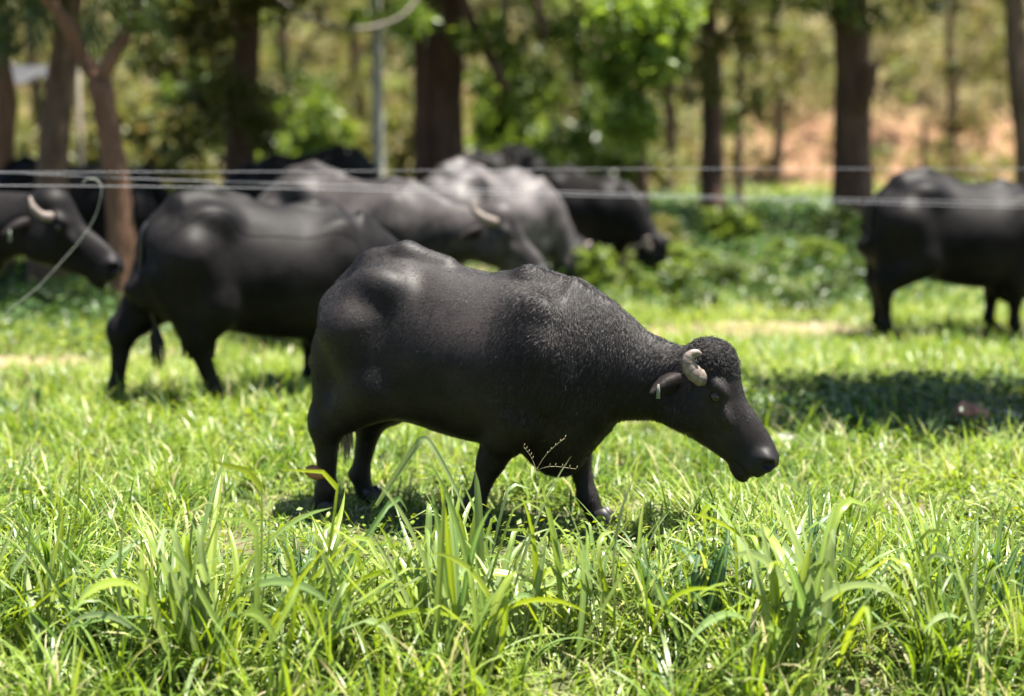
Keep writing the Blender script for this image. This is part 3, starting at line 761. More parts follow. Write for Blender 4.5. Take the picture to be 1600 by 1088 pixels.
PROTO = {}
def buffalo_meshes(key, p, coat, lod=0):
    F, H = body_field(p); V, Q = F.mesh()
    # light relaxation removes the voxel steps
    for _ in range(2):
        acc = np.zeros_like(V); c = np.zeros(len(V))
        for a, b in ((0, 1), (1, 2), (2, 3), (3, 0)):
            np.add.at(acc, Q[:, a], V[Q[:, b]]); np.add.at(c, Q[:, a], 1)
            np.add.at(acc, Q[:, b], V[Q[:, a]]); np.add.at(c, Q[:, b], 1)
        V = V * .5 + .5 * acc / c[:, None]
    out = {'body': mesh_from('body', V, Q, coat, {'wet': wet_mask(V, H)}), 'V': V, 'Q': Q, 'H': H, 'p': p, 'parts': []}
    for s in (-1, 1):
        J = Joined().add(*horn_mesh(H, p['horn'], s)); out['parts'].append(('horn', J.mesh('horn', M['horn'])))
        J = Joined().add(*ear_mesh(H, s)); out['parts'].append(('ear', J.mesh('ear', M['ear'])))
        J = Joined().add(*tube(catmull([H(.118, .012, s * .100), H(.145, .012, s * .108), H(.172, .012, s * .100)], 9), [.004, .015, .021, .0235, .024, .0235, .021, .015, .004], 12)); out['parts'].append(('eye', J.mesh('eye', M['eye'])))
        for leg in ('hind', 'fore'):
            q = p[leg][s][-1]; yy = s * (.16 if leg == 'hind' else .15)
            out['parts'].append(('hoof', hoof_mesh(q[0], yy, q[1]).mesh('hoof', M['hoof'])))
    sw = p.get('swing', .03)
    J = Joined().add(*tail_mesh(p, sw)); out['tail'] = J.mesh('tail', M['tail']); out['tuft'] = tuft_mesh(sw).mesh('tail_tuft', M['tuft_pale'] if p.get('pale_tuft') else M['tail'])
    PROTO[key] = out; return out

def place_buffalo(key, loc, heading, scale, label):
    pr = PROTO[key]; root = empty('water_buffalo', loc, heading, scale)
    tag(root, label, 'buffalo', 'black water buffaloes grazing in the pasture')
    b = obj('body', pr['body'], root)
    for n, me in pr['parts']: obj(n, me, root)
    t = obj('tail', pr['tail'], root); obj('tail_tuft', pr['tuft'], t)
    return root, b

def ear_tag_obj(root, H, s=-1, loc=None):
    c = np.array(H(-.085, -.15, s * .225)) + [.045, 0, -.045] if loc is None else np.array(loc)
    V, F = tube(np.array([c + [0, 0, .03], c, c - [0, 0, .035]]), [.004, .008, .010], 8, flat=.25)
    obj('ear_tag', Joined().add(V, F).mesh('ear_tag', M['tag']), root)

def coat_hair(root, pr, n=90000):
    V, Q = pr['V'], pr['Q']; a = V[Q[:, 1]] - V[Q[:, 0]]; b = V[Q[:, 3]] - V[Q[:, 0]]
    N = np.cross(a, b); A = np.linalg.norm(N, axis=1); N /= A[:, None] + 1e-12; C = V[Q].mean(1)
    wgt = A * np.where(C[:, 2] > .55, 1, .25) * np.where(C[:, 1] < .12, 1, .25) * np.where(C[:, 0] > 1.0, 1.8, 1)
    H_ = pr['H']
    for c_, r_ in ((H_(.145, .012, -.11), .055), (H_(.145, .012, .11), .055), (H_(.50, -.03), .15), (H_(.40, -.04), .13)):
        wgt = wgt * (np.linalg.norm(C - np.array(c_), axis=1) > r_)
    rg = np.random.default_rng(8); f = rg.choice(len(Q), n, p=wgt / wgt.sum())
    u, v = rg.random((n, 1)), rg.random((n, 1)); q = Q[f]
    P = V[q[:, 0]] * (1 - u) * (1 - v) + V[q[:, 1]] * u * (1 - v) + V[q[:, 2]] * u * v + V[q[:, 3]] * (1 - u) * v
    nn = N[f]; x, z = P[:, 0], P[:, 2]
    sw = vnoise(x * 5, z * 5, 4) - .5
    d = np.stack([-(.55 + .5 * sw), 0 * x, -(.75 - .5 * sw)], -1)
    front = sstep(.95, 1.15, x)[:, None]; d = d * (1 - front) + np.stack([-.35 + .8 * sw, 0 * x, -.95 + 0 * x], -1) * front
    H = pr['H']; hd = np.linalg.norm(P - np.array(H(.0, .10)), axis=1)
    curl = sstep(.17, .08, hd)[:, None]; d = d * (1 - curl) + rg.normal(size=(n, 3)) * curl
    d -= nn * np.sum(d * nn, 1)[:, None]; d /= np.linalg.norm(d, axis=1)[:, None] + 1e-9
    d += rg.normal(0, .14, (n, 3))
    L = .012 + .011 * sstep(.95, 1.2, x) + .002 * curl[:, 0] - .016 * sstep(1.85, 1.98, x) * (1 - curl[:, 0]); L = np.maximum(L, .008); L *= rg.uniform(.6, 1.3, n)
    tt = np.linspace(0, 1, 4)[None, :, None]; lift = nn[:, None] * (.22 * tt - .16 * tt ** 2) * (1 + 1.0 * front[:, :, None])
    lift_m = (1 + 1.0 * curl)[:, :, None]
    pts = P[:, None] - nn[:, None] * .001 + (d[:, None] * tt + lift * lift_m) * L[:, None, None]
    hc = bpy.data.hair_curves.new('coat_hair'); hc.add_curves([4] * n)
    hc.points.foreach_set('position', pts.reshape(-1).astype(np.float32))
    hc.points.foreach_set('radius', np.tile(np.array([.00075, .0007, .00055, .0002], np.float32), n))
    m, nt, out = mat('black_hair'); Lk = nt.links.new
    ci = nd(nt, 'HairInfo'); r = ramp(nt, [(0, (.0025, .002, .0018)), (.95, (.006, .0046, .0043)), (1, (.09, .075, .065))]); Lk(ci.outputs['Random'], r.inputs[0])
    nb = noise(nt, 4.5, 4, .6); rb_ = ramp(nt, [(.45, (1, 1, 1)), (.72, (2.0, 1.55, 1.35))]); Lk(nb.outputs['Fac'], rb_.inputs[0])
    mb = nd(nt, 'MixRGB', blend_type='MULTIPLY'); mb.inputs[0].default_value = 1; Lk(r.outputs[0], mb.inputs[1]); Lk(rb_.outputs[0], mb.inputs[2]); r = mb
    p = nd(nt, 'BsdfPrincipled', i_Roughness=.42); p.inputs['Specular IOR Level'].default_value = .42; Lk(r.outputs[0], p.inputs['Base Color']); Lk(p.outputs[0], out.inputs[0])
    hc.materials.append(m)
    o = bpy.data.objects.new('coat_hair', hc); COL.objects.link(o); o.parent = root; o['kind'] = 'stuff'

def root_from(px_ref, d_ref, local_x, local_y, heading, scale):
    """ground point of the animal's origin so that its local point lands on pixel column px_ref at depth d_ref"""
    g = ground_at(px_ref, d_ref); c, s_ = math.cos(heading), math.sin(heading)
    x = g[0] - scale * (local_x * c - local_y * s_); y = g[1] - scale * (local_x * s_ + local_y * c)
    return np.array([x, y, float(gz(x + scale * .7 * c, y + scale * .7 * s_))])

# front buffalo
pA = pose(vox=.0095, pale_tuft=True, swing=-.02)
A = buffalo_meshes('front', pA, M['coat'])
h1 = R(-22); o1 = at(512, 806, 8.15); o1[2] = 0.0
b1, body1 = place_buffalo('front', (o1[0], o1[1], 0.0), h1, 1.0, 'black buffalo in sharp focus nosing over the grass, nearest of the herd')
ear_tag_obj(b1, A['H'], -1)
coat_hair(b1, A)

straight = {-1: [(.24, .92), (.37, .64), (.10, .43), (.12, .13), (.15, .045)], 1: [(.24, .92), (.37, .64), (.16, .43), (.18, .13), (.21, .045)]}
straight_f = {-1: [(1.20, .86), (1.14, .56), (1.17, .34), (1.17, .13), (1.20, .045)], 1: [(1.20, .86), (1.14, .56), (1.12, .34), (1.10, .13), (1.13, .045)]}
graze = dict(neck=[(1.28, .80), (1.46, .74), (1.60, .62), (1.72, .50), (1.80, .42)], head=(1.82, .46), hang=R(-68), hind=straight, fore=straight_f)
level = dict(neck=[(1.26, .82), (1.42, .86), (1.58, .92), (1.74, .98), (1.85, 1.02)], head=(1.87, 1.10), hang=R(-42), hind=straight, fore=straight_f)

stride = {1: [(.24, .92), (.20, .68), (-.06, .44), (-.10, .14), (-.14, .045)], -1: [(.27, .92), (.40, .64), (.30, .42), (.40, .13), (.44, .045)]}
buffalo_meshes('cow', pose(**{**graze, 'hind': stride, 'udder': True, 'vox': .016}), M['coat_herd'])
buffalo_meshes('level', pose(**level, vox=.02, horn='back'), M['coat_herd'])
buffalo_meshes('low', pose(**{**level, 'neck': [(1.26, .82), (1.42, .83), (1.58, .84), (1.74, .84), (1.85, .86)], 'head': (1.87, .93)}, vox=.02, horn='back'), M['coat_mid'])
buffalo_meshes('level_grey', pose(**level, vox=.022, horn='curl', belly=.95), M['coat_grey'])
buffalo_meshes('graze', pose(**graze, vox=.022), M['coat_herd'])
buffalo_meshes('graze_grey', pose(**graze, vox=.022), M['coat_grey'])
buffalo_meshes('alert', pose(**{**level, 'neck': [(1.26, .84), (1.40, .90), (1.54, .96), (1.70, .99), (1.82, 1.0)], 'head': (1.85, 1.05), 'hang': R(-36), 'horn': 'fore', 'vox': .014}), M['coat_herd'])

def herd(key, px, d, lx, heading, scale, label):
    l = root_from(px, d, lx, 0, heading, scale); return place_buffalo(key, l, heading, scale, label)[0]
herd('cow', 236, 10.8, 0.06, R(26), 1.11, 'black cow buffalo with an udder, standing behind the front buffalo\'s rump')
herd('low', 775, 13.4, 1.88, R(-24), 1.17, 'buffalo with pale horns whose lowered head shows over the front buffalo\'s back')
herd('graze_grey', 668, 16.4, 0.06, R(44), 1.17, 'dusty grey buffalo with a whitish sunlit rump at the middle of the herd')
herd('graze', 865, 19.5, .25, R(-45), .98, 'dark buffalo right of the dusty grey one with its back sloping to the right')
herd('graze', 800, 23.5, .5, R(215), 1.0, 'dark buffalo farthest back, only its hump rising over the grey back')
herd('graze', 560, 20.0, .25, R(184), 1.12, 'black buffalo in the shade behind the second cow, left of the pale trunk')
herd('graze', 25, 18.5, .3, R(10), 1.1, 'black buffalo in the shade at the far left behind the leaning trunk')
herd('level', 215, 19.6, 1.80, R(20), 1.05, 'black buffalo in the shade with its head up behind the forked tree')
h9 = herd('alert', 86, 11.6, 1.87, R(-8), 1.22, 'horned buffalo whose head with an ear tag enters at the left edge')
ear_tag_obj(h9, PROTO['alert']['H'], -1)
herd('graze', 1364, 14.6, .08, R(9), 1.13, 'black buffalo at the right edge, its head outside the frame')

# ------------------------------------------------------------------ electric fence
def fence():
    dl, dr = 10.1, 12.9
    Dp = lambda px: dl + (dr - dl) * px / 1600
    ends = ground_at(-260, Dp(-260)), ground_at(1860, Dp(1860))
    root = empty('wire_fence', ends[0]); tag(root, 'three strand white wire fence running across behind the front buffalo', 'fence')
    for e in ends:
        V, F = tube(np.array([e + [0, .09, -.4], e + [0, .09, .6], e + [0, .09, 1.75]]) - ends[0], [.07, .068, .062], 10, rough=.08); obj('post', Joined().add(V, F).mesh('post', M['post']), root)
    for k, ys in enumerate(([(-260, 267), (0, 269), (460, 268), (1000, 264), (1600, 264), (1860, 265)], [(-260, 262), (0, 270), (256, 281), (500, 288), (1000, 303), (1600, 317), (1860, 322)],
                            [(-260, 288), (0, 290), (256, 292), (500, 296), (1000, 308), (1600, 324), (1860, 330)])):
        off = .0 if k else .25
        P = catmull([at(x, y, Dp(x) + off * 0) for x, y in ys], 50)
        V, F = tube(P - ends[0], np.full(50, .002 if k else .0015), 6, flat=.5); obj('wire', Joined().add(V, F).mesh('wire', M['wire']), root)
fence()

def cord():
    d = 10.3; pts = [(128, 287), (136, 280), (150, 281), (158, 290), (157, 310), (150, 335), (139, 357), (131, 367), (115, 388), (60, 448), (20, 480), (2, 500), (-20, 530), (-60, 640)]
    P = catmull([at(x, y, d - .02) for x, y in pts], 70); g = P[-1].copy()
    V, F = tube(P - g, np.full(70, .0024), 6)
    root = obj('cord', Joined().add(V, F).mesh('cord', M['cord']), None, g); tag(root, 'pale loose cord hanging from the fence wire past the horned head', 'cord')
cord()

# ------------------------------------------------------------------ stones and the dry leaf
def stone(px, d, r, m, label, seed):
    rg = np.random.default_rng(seed); nu, nv = 12, 8; V = []
    dirs = rg.normal(size=(9, 3)); dirs /= np.linalg.norm(dirs, axis=1)[:, None]; cut = rg.uniform(.6, .95, 9)
    for j in range(nv + 1):
        for i in range(nu):
            a = 2 * np.pi * i / nu; e = -np.pi / 2 + np.pi * j / nv; v = np.array([math.cos(a) * math.cos(e), math.sin(a) * math.cos(e), math.sin(e)])
            dd = dirs @ v; k = min([1.0] + [c / x for c, x in zip(cut, dd) if x > .05]); V.append(v * k * np.array(r))
    j = np.arange(nv)[:, None] * nu; i = np.arange(nu)[None]; q = np.stack([j + i, j + (i + 1) % nu, j + nu + (i + 1) % nu, j + nu + i], -1).reshape(-1, 4)
    g = ground_at(px, d); o = obj('stone', mesh_from('stone', np.array(V), q, m, smooth=False), None, g + [0, 0, r[2] * .55]); o.rotation_euler = (0, 0, rg.uniform(0, 6))
    tag(o, label, 'stone')
stone(1512, 10.2, (.14, .11, .115), M['stone_brown'], 'reddish brown stone in the shade patch, largest of the stones', 1)
stone(1393, 10.25, (.08, .07, .06), M['stone_brown'], 'small brown stone half hidden by the dark shaded tuft', 2)
stone(1455, 10.0, (.09, .08, .06), M['stone_grey'], 'grey stone between the two brown ones', 3)
stone(1228, 9.7, (.10, .09, .06), M['stone_grey'], 'grey stone right beside the front buffalo\'s muzzle', 4)
stone(1378, 9.6, (.08, .08, .055), M['stone_grey'], 'flat grey stone before the small brown stone', 5)
stone(1575, 10.3, (.12, .09, .06), M['stone_pale'], 'flat pale stone right of the reddish brown stone', 6)

def dry_leaf():
    c = at(490, 741, 7.72); t = np.linspace(0, 1, 9); V = []
    for i, a in enumerate(t):
        w_ = .032 * math.sin(math.pi * min(1, a * .93 + .05)) ** .7
        for v in (-1, -.5, 0, .5, 1): V.append((a * .095 - .045, .022 * v * v + .01 * math.sin(6 * a), v * w_ + .01 * a))
    i = np.arange(8)[:, None] * 5; j = np.arange(4)[None]; q = np.stack([i + j, i + j + 1, i + 5 + j + 1, i + 5 + j], -1).reshape(-1, 4)
    o = obj('dry_leaf', mesh_from('dry_leaf', np.array(V), q, M['dry_leaf']), None, c); o.rotation_euler = (0, .5, .1)
    md = o.modifiers.new('thickness', 'SOLIDIFY'); md.thickness = .003
    tag(o, 'curled reddish brown dry leaf caught in grass behind the front buffalo', 'dry leaf')
dry_leaf()

# ------------------------------------------------------------------ trees, bushes
def cloud(clumps, n, size, seed, tilt=.6, asp=.5):
    """leaves gathered in small sprays inside ellipsoid clumps: [(centre, radius)]"""
    rg = np.random.default_rng(seed); C = []; T = []
    vol = np.array([np.prod(np.atleast_1d(r) * np.ones(3)) ** (2 / 3) for _, r in clumps]); cnt = np.maximum(30, (n * vol / vol.sum())).astype(int)
    for (c, r), k in zip(clumps, cnt):
        ns = max(4, k // 26); u = rg.normal(size=(ns, 3)); u /= np.linalg.norm(u, axis=1)[:, None]; u *= rg.uniform(.35, 1.0, (ns, 1))
        s = np.array(c) + u * np.atleast_1d(r) * np.ones(3); idx = rg.integers(0, ns, k)
        C.append(s[idx] + rg.normal(size=(k, 3)) * np.mean(r) * .16); tt = rg.random(ns); T.append(np.clip(tt[idx] * .6 + rg.random(k) * .4, 0, 1))
    C = np.vstack(C); T = np.concatenate(T)
    return leaflets(C, np.full(len(C), size), T, tilt, asp, seed + 1)

def tree(name, base, trunk, radii, bark, label, limbs=(), clumps=(), n=3000, size=.12, leaf='leaf_green', seed=0, group=None, crown_name='crown', asp=.5):
    b = np.array(base, float); root = empty(name, b); tag(root, label, 'tree', group)
    P = catmull(np.array(trunk) - b, 16); V, F = tube(P, np.interp(np.linspace(0, 1, 16), np.linspace(0, 1, len(radii)), radii), 12, rough=.16, seed=seed); V[:12, :] += (V[:12, :] - P[0]) * .45
    obj('trunk', Joined().add(V, F).mesh('trunk', bark), root)
    for pts, r0, r1 in limbs:
        P = catmull(np.array(pts) - b, 12); V, F = tube(P, np.linspace(r0, r1, 12), 8, rough=.14, seed=seed + 1); obj('limb', Joined().add(V, F).mesh('limb', bark), root)
    if clumps:
        V, F, T = cloud([(np.array(c) - b, r) for c, r in clumps], n, size, seed + 5, asp=asp); obj(crown_name, mesh_from('crown', V, F, M[leaf], {'tint': T}), root)
    return root

def g3(px, d): return ground_at(px, d) + [0, 0, -.1]
GT = 'trees along the far side of the pasture'
# leaning left trunk
tree('shade_tree', g3(70, 17.5), [g3(70, 17.5), at(85, 200, 17.5), at(100, 90, 17.6), at(108, 0, 17.6), at(120, -150, 17.8), at(130, -260, 18)], [.19, .16, .145, .14, .11, .06], M['bark'],
     'dark leaning tree left of the forked tree', [([at(108, 0, 17.6), at(60, -60, 17.3), at(0, -90, 17)], .07, .03), ([at(115, -80, 17.7), (-4.8, 18.2, 4.2), (-4.2, 18.4, 4.8)], .07, .03), ([at(115, -80, 17.7), (-5.4, 17.9, 4.0), (-5.4, 17.9, 4.6)], .07, .03)],
     [(at(40, 0, 17), (.55, .5, .28)), (at(10, 70, 17), (.18, .3, .3)), (at(100, -120, 17.5), (1.3, 1.2, .6)), (at(20, -200, 17.5), (1.2, 1.2, .7)), (at(170, -240, 19), (1.5, 1.2, .9)), ((-4.2, 18.9, 4.8), (1.5, 1.4, .6)), ((-5.4, 18.4, 4.6), (1.4, 1.3, .6))], 16000, .12, 'leaf_dark', 1, GT, asp=.35)
lean_tree = [o for o in bpy.data.objects if o.get('label') == 'dark leaning tree left of the forked tree'][0]
def frond(path, seed):
    rg = np.random.default_rng(seed); P = catmull(path, 26); b = np.array(lean_tree.location); J = Joined(); V, F = tube(P - b, np.linspace(.014, .004, 26), 5); J.add(V, F)
    T = np.gradient(P, axis=0); T /= np.linalg.norm(T, axis=1)[:, None]
    for i in range(3, 26):
        for s_ in (-1, 1):
            sd_ = np.cross(T[i], [0, -1, .2]) * s_; sd_ /= np.linalg.norm(sd_); d_ = T[i] * .75 + sd_ * .55 + np.array([rg.normal(0, .08), rg.normal(0, .1), -.25]); L_ = .34 * math.sin(.35 + 2.5 * i / 26) * rg.uniform(.8, 1.1)
            q = np.cross(d_, [0, 1, 0]); q = q / np.linalg.norm(q) * .011; a0 = P[i] - b; m_ = a0 + d_ * L_ * .5; e_ = a0 + d_ * L_ + np.array([0, 0, -.05])
            J.add(np.array([a0 - q * .5, a0 + q * .5, m_ + q, m_ - q, e_]), [np.array([[0, 1, 2, 3]]), np.array([[3, 2, 4]])])
    me = J.mesh('frond', M['leaf_dark'], attrs={'tint': np.full(J.n, .5)}); obj('frond', me, lean_tree)
for k_, pp in enumerate([[at(112, -70, 17.2), at(170, -60, 17), at(225, -5, 16.9), at(262, 70, 16.8)], [at(112, -60, 17.2), at(160, -40, 17), at(200, 20, 16.8), at(215, 95, 16.7)], [at(105, -60, 17.2), at(60, -50, 17), at(20, 0, 16.9), at(-5, 80, 16.8)],
                         [at(105, -80, 17.2), at(30, -70, 17), at(-30, -10, 16.9), at(-60, 60, 16.8)], [at(110, -60, 17.1), at(140, -30, 16.7), at(150, 20, 16.5), at(140, 70, 16.4)], [at(108, -60, 17.1), at(80, -30, 16.7), at(60, 10, 16.5), at(58, 66, 16.4)]]): frond(pp, 60 + k_)
# forked tree
f = at(155, 128, 16)
tree('forked_tree', g3(196, 16), [g3(196, 16), at(185, 300, 16), at(172, 220, 16), f], [.15, .12, .11, .115], M['bark_red'], 'reddish tree forking low into two limbs near the left edge',
     [([f, at(128, 90, 16), at(105, 40, 15.9), at(72, -5, 15.8), at(30, -60, 15.7)], .085, .05), ([f, at(172, 95, 16), at(196, 50, 16.1), at(215, 10, 16.2), at(232, -90, 16.4)], .085, .05)],
     [(at(215, 30, 15.8), (.3, .3, .25)), (at(240, -20, 15.8), (.6, .4, .3)), (at(30, -90, 15.8), (.9, .9, .45)), (at(230, -160, 16.2), (1.2, 1.0, .6)), (at(120, -220, 16.5), (1.3, 1.2, .6))], 5000, .11, 'leaf_dark', 2, GT, asp=.22)
tree('edge_tree', g3(0, 18.5), [g3(0, 18.5), at(4, 240, 18.5), at(10, 150, 18.5), at(-12, 40, 18.6), at(-30, -120, 18.8)], [.15, .12, .11, .1, .08], M['bark_red'], 'reddish trunk cut by the left edge',
     (), [(at(-30, -140, 18.8), (1.4, 1.2, .8))], 1500, .12, 'leaf_dark', 3, GT)
tree('shade_tree', g3(372, 23.5), [g3(372, 23.5), at(376, 200, 23.5), at(385, 60, 23.6), at(392, -80, 23.8), at(400, -260, 24)], [.27, .22, .2, .18, .1], M['bark_dark'], 'thick dark tree hung with foliage left of the pale trunk',
     [([at(392, -60, 23.8), at(440, -10, 22.5), at(500, -30, 21.5)], .09, .04), ([at(394, -80, 23.8), (-2.8, 22, 4.5), (-1.1, 19.8, 4.9)], .1, .04), ([at(394, -80, 23.8), (-3.7, 22, 4.5), (-2.9, 19.7, 5.0)], .1, .04)],
     [(at(300, 40, 22.5), (.7, .5, .5)), (at(250, 90, 22), (.35, .4, .35)), (at(335, 150, 22.8), (.45, .4, .7)), (at(410, 190, 22.6), (.3, .3, .6)), (at(300, 210, 22), (.35, .3, .35)), (at(260, 262, 20.5), (.16, .2, .22)), (at(360, -40, 23), (1.4, 1.2, .6)), (at(420, -170, 24), (2.2, 2.0, 1.0)), ((-1.1, 20.2, 4.9), (1.7, 1.3, .6)), ((-2.9, 20.1, 5.0), (1.5, 1.3, .6))], 22000, .15, 'leaf_olive', 4, GT)
tree('slim_tree', g3(593, 22.5), [g3(593, 22.5), at(592, 260, 22.5), at(590, 160, 22.5), at(588, 40, 22.5), at(580, -80, 22.5), at(570, -200, 22.5)], [.10, .08, .078, .075, .07, .05], M['bark_pale'], 'slim pale grey trunk between the two thick dark trees',
     (), [(at(540, -140, 22.5), (1.4, 1.3, .7)), (at(640, 20, 22), (.5, .4, .22)), (at(560, 30, 22), (.3, .3, .12))], 2600, .14, 'leaf_bright', 5, GT)
tree('shade_tree', g3(690, 25), [g3(690, 25), at(690, 200, 25), at(695, 60, 25), at(700, -80, 25), at(720, -260, 25)], [.38, .31, .28, .26, .15], M['bark_dark'], 'thickest dark tree in the middle behind the grey buffalo',
     [([at(715, -20, 24.7), at(735, 30, 24.3), at(760, 80, 24), at(790, 140, 23.8)], .10, .07), ([g3(655, 24.6), at(657, 180, 24.6), at(655, 60, 24.7), at(660, -60, 24.8)], .11, .07), ([at(715, -60, 25), at(830, -10, 24), at(850, 60, 23.6)], .09, .05)],
     [(at(760, 60, 24), (.6, .5, .5)), (at(820, 140, 24.5), (.7, .5, .6)), ((.6, 24.4, 5.3), (1.6, 1.2, .5)), ((-1.0, 26.8, 5.6), (1.6, 1.2, .5)), (at(900, 60, 25), (.9, .6, .6)), (at(870, 220, 25), (.5, .4, .35)), (at(640, 20, 24), (.5, .4, .3)), (at(720, -160, 25), (2.4, 2.2, 1.0)), (at(900, -120, 25), (1.8, 1.6, .9))], 13000, .15, 'leaf_green', 6, GT)
tree('bright_tree', g3(1010, 20.5), [g3(1010, 20.5), at(1005, 260, 20.5), at(1000, 150, 20.4), at(1010, 30, 20.4), at(1020, -90, 20.4)], [.07, .06, .05, .045, .03], M['bark'], 'small bright green leafy tree right of the middle',
     (), [(at(985, 190, 20.2), (.34, .35, .36)), (at(1010, 90, 20.2), (.42, .4, .42)), (at(960, 110, 20.3), (.3, .3, .3)), (at(1050, 60, 20.2), (.3, .3, .35)), (at(1000, 10, 20.3), (.7, .6, .35))], 4200, .13, 'leaf_bright', 7, GT)
tree('dark_tree', g3(1112, 26.5), [g3(1112, 26.5), at(1112, 220, 26.5), at(1110, 100, 26.5), at(1100, -30, 26.6), at(1090, -200, 26.8)], [.22, .18, .16, .14, .08], M['bark_dark'], 'dark trunk behind the bright green tree',
     [([at(1108, 90, 26.5), at(1140, 40, 26.2), at(1180, -20, 26)], .07, .04)],
     [(at(1080, 130, 26), (.45, .4, .5)), (at(1150, 60, 26), (.7, .5, .4)), (at(1190, 150, 27), (.4, .4, .4)), (at(1100, -30, 26), (1.4, 1.1, .5)), (at(1120, -140, 26.6), (2.2, 2.0, .9))], 6500, .14, 'leaf_olive', 8, GT)
tree('thin_tree', g3(1156, 28), [g3(1156, 28), at(1154, 230, 28), at(1158, 120, 28), at(1150, 0, 28)], [.08, .065, .06, .05], M['bark'], 'thin bare trunk just right of the dark trunk', (), [(at(1140, 190, 27.5), (.2, .2, .25)), (at(1150, -10, 28), (.7, .5, .4))], 900, .13, 'leaf_green', 9, GT)
tree('shade_tree', g3(1333, 24), [g3(1333, 24), at(1332, 230, 24), at(1332, 110, 24), at(1328, 0, 24), at(1320, -140, 24), at(1330, -280, 24)], [.34, .28, .26, .27, .24, .12], M['bark_dark'], 'big dark trunk standing before the orange bank on the right',
     [([at(1340, 175, 23.8), at(1356, 140, 23.6), at(1362, 100, 23.5)], .13, .10), ([at(1322, 10, 24), at(1250, -50, 23.5), at(1150, -100, 23)], .13, .06), ([at(1330, -20, 24), at(1420, -70, 23.7), at(1500, -120, 23.5)], .13, .06)],
     [(at(1345, 22, 23.4), (.65, .5, .28)), (at(1250, 0, 23.5), (.6, .5, .25)), (at(1430, 0, 23.6), (.6, .5, .22)), (at(1330, -120, 23.6), (2.6, 2.2, .9)), (at(1180, -160, 23.6), (1.7, 1.6, .7)), (at(1480, -150, 23.5), (1.7, 1.6, .7))], 8500, .13, 'leaf_dark', 10, GT)
tree('edge_tree', g3(1606, 20.5), [g3(1606, 20.5), at(1604, 240, 20.5), at(1592, 120, 20.5), at(1585, 0, 20.6), at(1570, -150, 20.8)], [.17, .14, .13, .12, .08], M['bark'], 'brown trunk cut by the right edge',
     (), [(at(1560, -130, 20.6), (1.5, 1.3, .6))], 1800, .12, 'leaf_green', 11, GT)
tree('dead_stem', g3(1443, 33), [g3(1443, 33), at(1443, 260, 33), at(1445, 190, 33)], [.075, .065, .045], M['bark_dark'], 'short dark dead stem on the orange bank behind the right buffalo', (), (), seed=12)
# trees outside the frame that throw the shade on the pasture
tree('shade_tree', ground_at(2150, 11.8) + [0, 0, -.1], [ground_at(2150, 11.8) + [0, 0, -.1], (6.3, 11.7, 1.8), (6.2, 11.6, 3.4), (6.1, 11.4, 5.0), (6.2, 11.2, 6.6)], [.24, .2, .18, .14, .06], M['bark'], 'spreading tree just outside the right edge that shades the grass',
     [([(6.2, 11.6, 3.4), (5.0, 11.0, 4.6), (3.6, 10.9, 5.3)], .12, .04), ([(6.15, 11.5, 4.2), (5.6, 10.9, 5.0), (4.7, 10.2, 5.5)], .10, .04)],
     [((4.35, 10.8, 5.5), (1.3, .8, .45)), ((3.75, 11.5, 5.4), (1.0, .55, .4)), ((3.5, 10.3, 5.3), (.8, .5, .35)), ((4.6, 10.05, 5.5), (1.0, .5, .35)), ((5.4, 10.6, 5.8), (1.1, .9, .5)), ((6.5, 11.1, 6.4), (1.3, 1.2, .8))], 12500, .15, 'leaf_green', 13, GT)
tree('shade_tree', (-7.2, 15.2, -.1), [(-7.2, 15.2, -.1), (-7.0, 15.2, 2), (-6.7, 15.1, 4), (-6.6, 15, 6)], [.22, .18, .15, .07], M['bark'], 'spreading tree just outside the left edge behind the horned buffalo',
     [([(-6.8, 15.1, 3.4), (-5.8, 15.2, 4.4), (-4.8, 15.6, 5.0)], .1, .04)], [((-5.4, 15.7, 5.2), (1.3, .9, .6)), ((-6.6, 15, 6.3), (1.6, 1.3, .9)), ((-3.9, 16.2, 4.9), (1.0, .7, .5))], 4600, .15, 'leaf_dark', 14, GT)

def vine():
    P = catmull([at(x, y, d) for x, y, d in [(400, -60, 21.6), (440, 0, 21.4), (500, 34, 21.3), (550, 45, 21.2), (600, 38, 21.4), (640, 14, 21.6), (690, -60, 22)]], 40); g = P[0].copy()
    V, F = tube(P - g, np.full(40, .026), 7, rough=.2); o = obj('hanging_vine', Joined().add(V, F).mesh('vine', M['post']), None, g); tag(o, 'pale vine sagging between the trees at the top', 'vine')
vine()

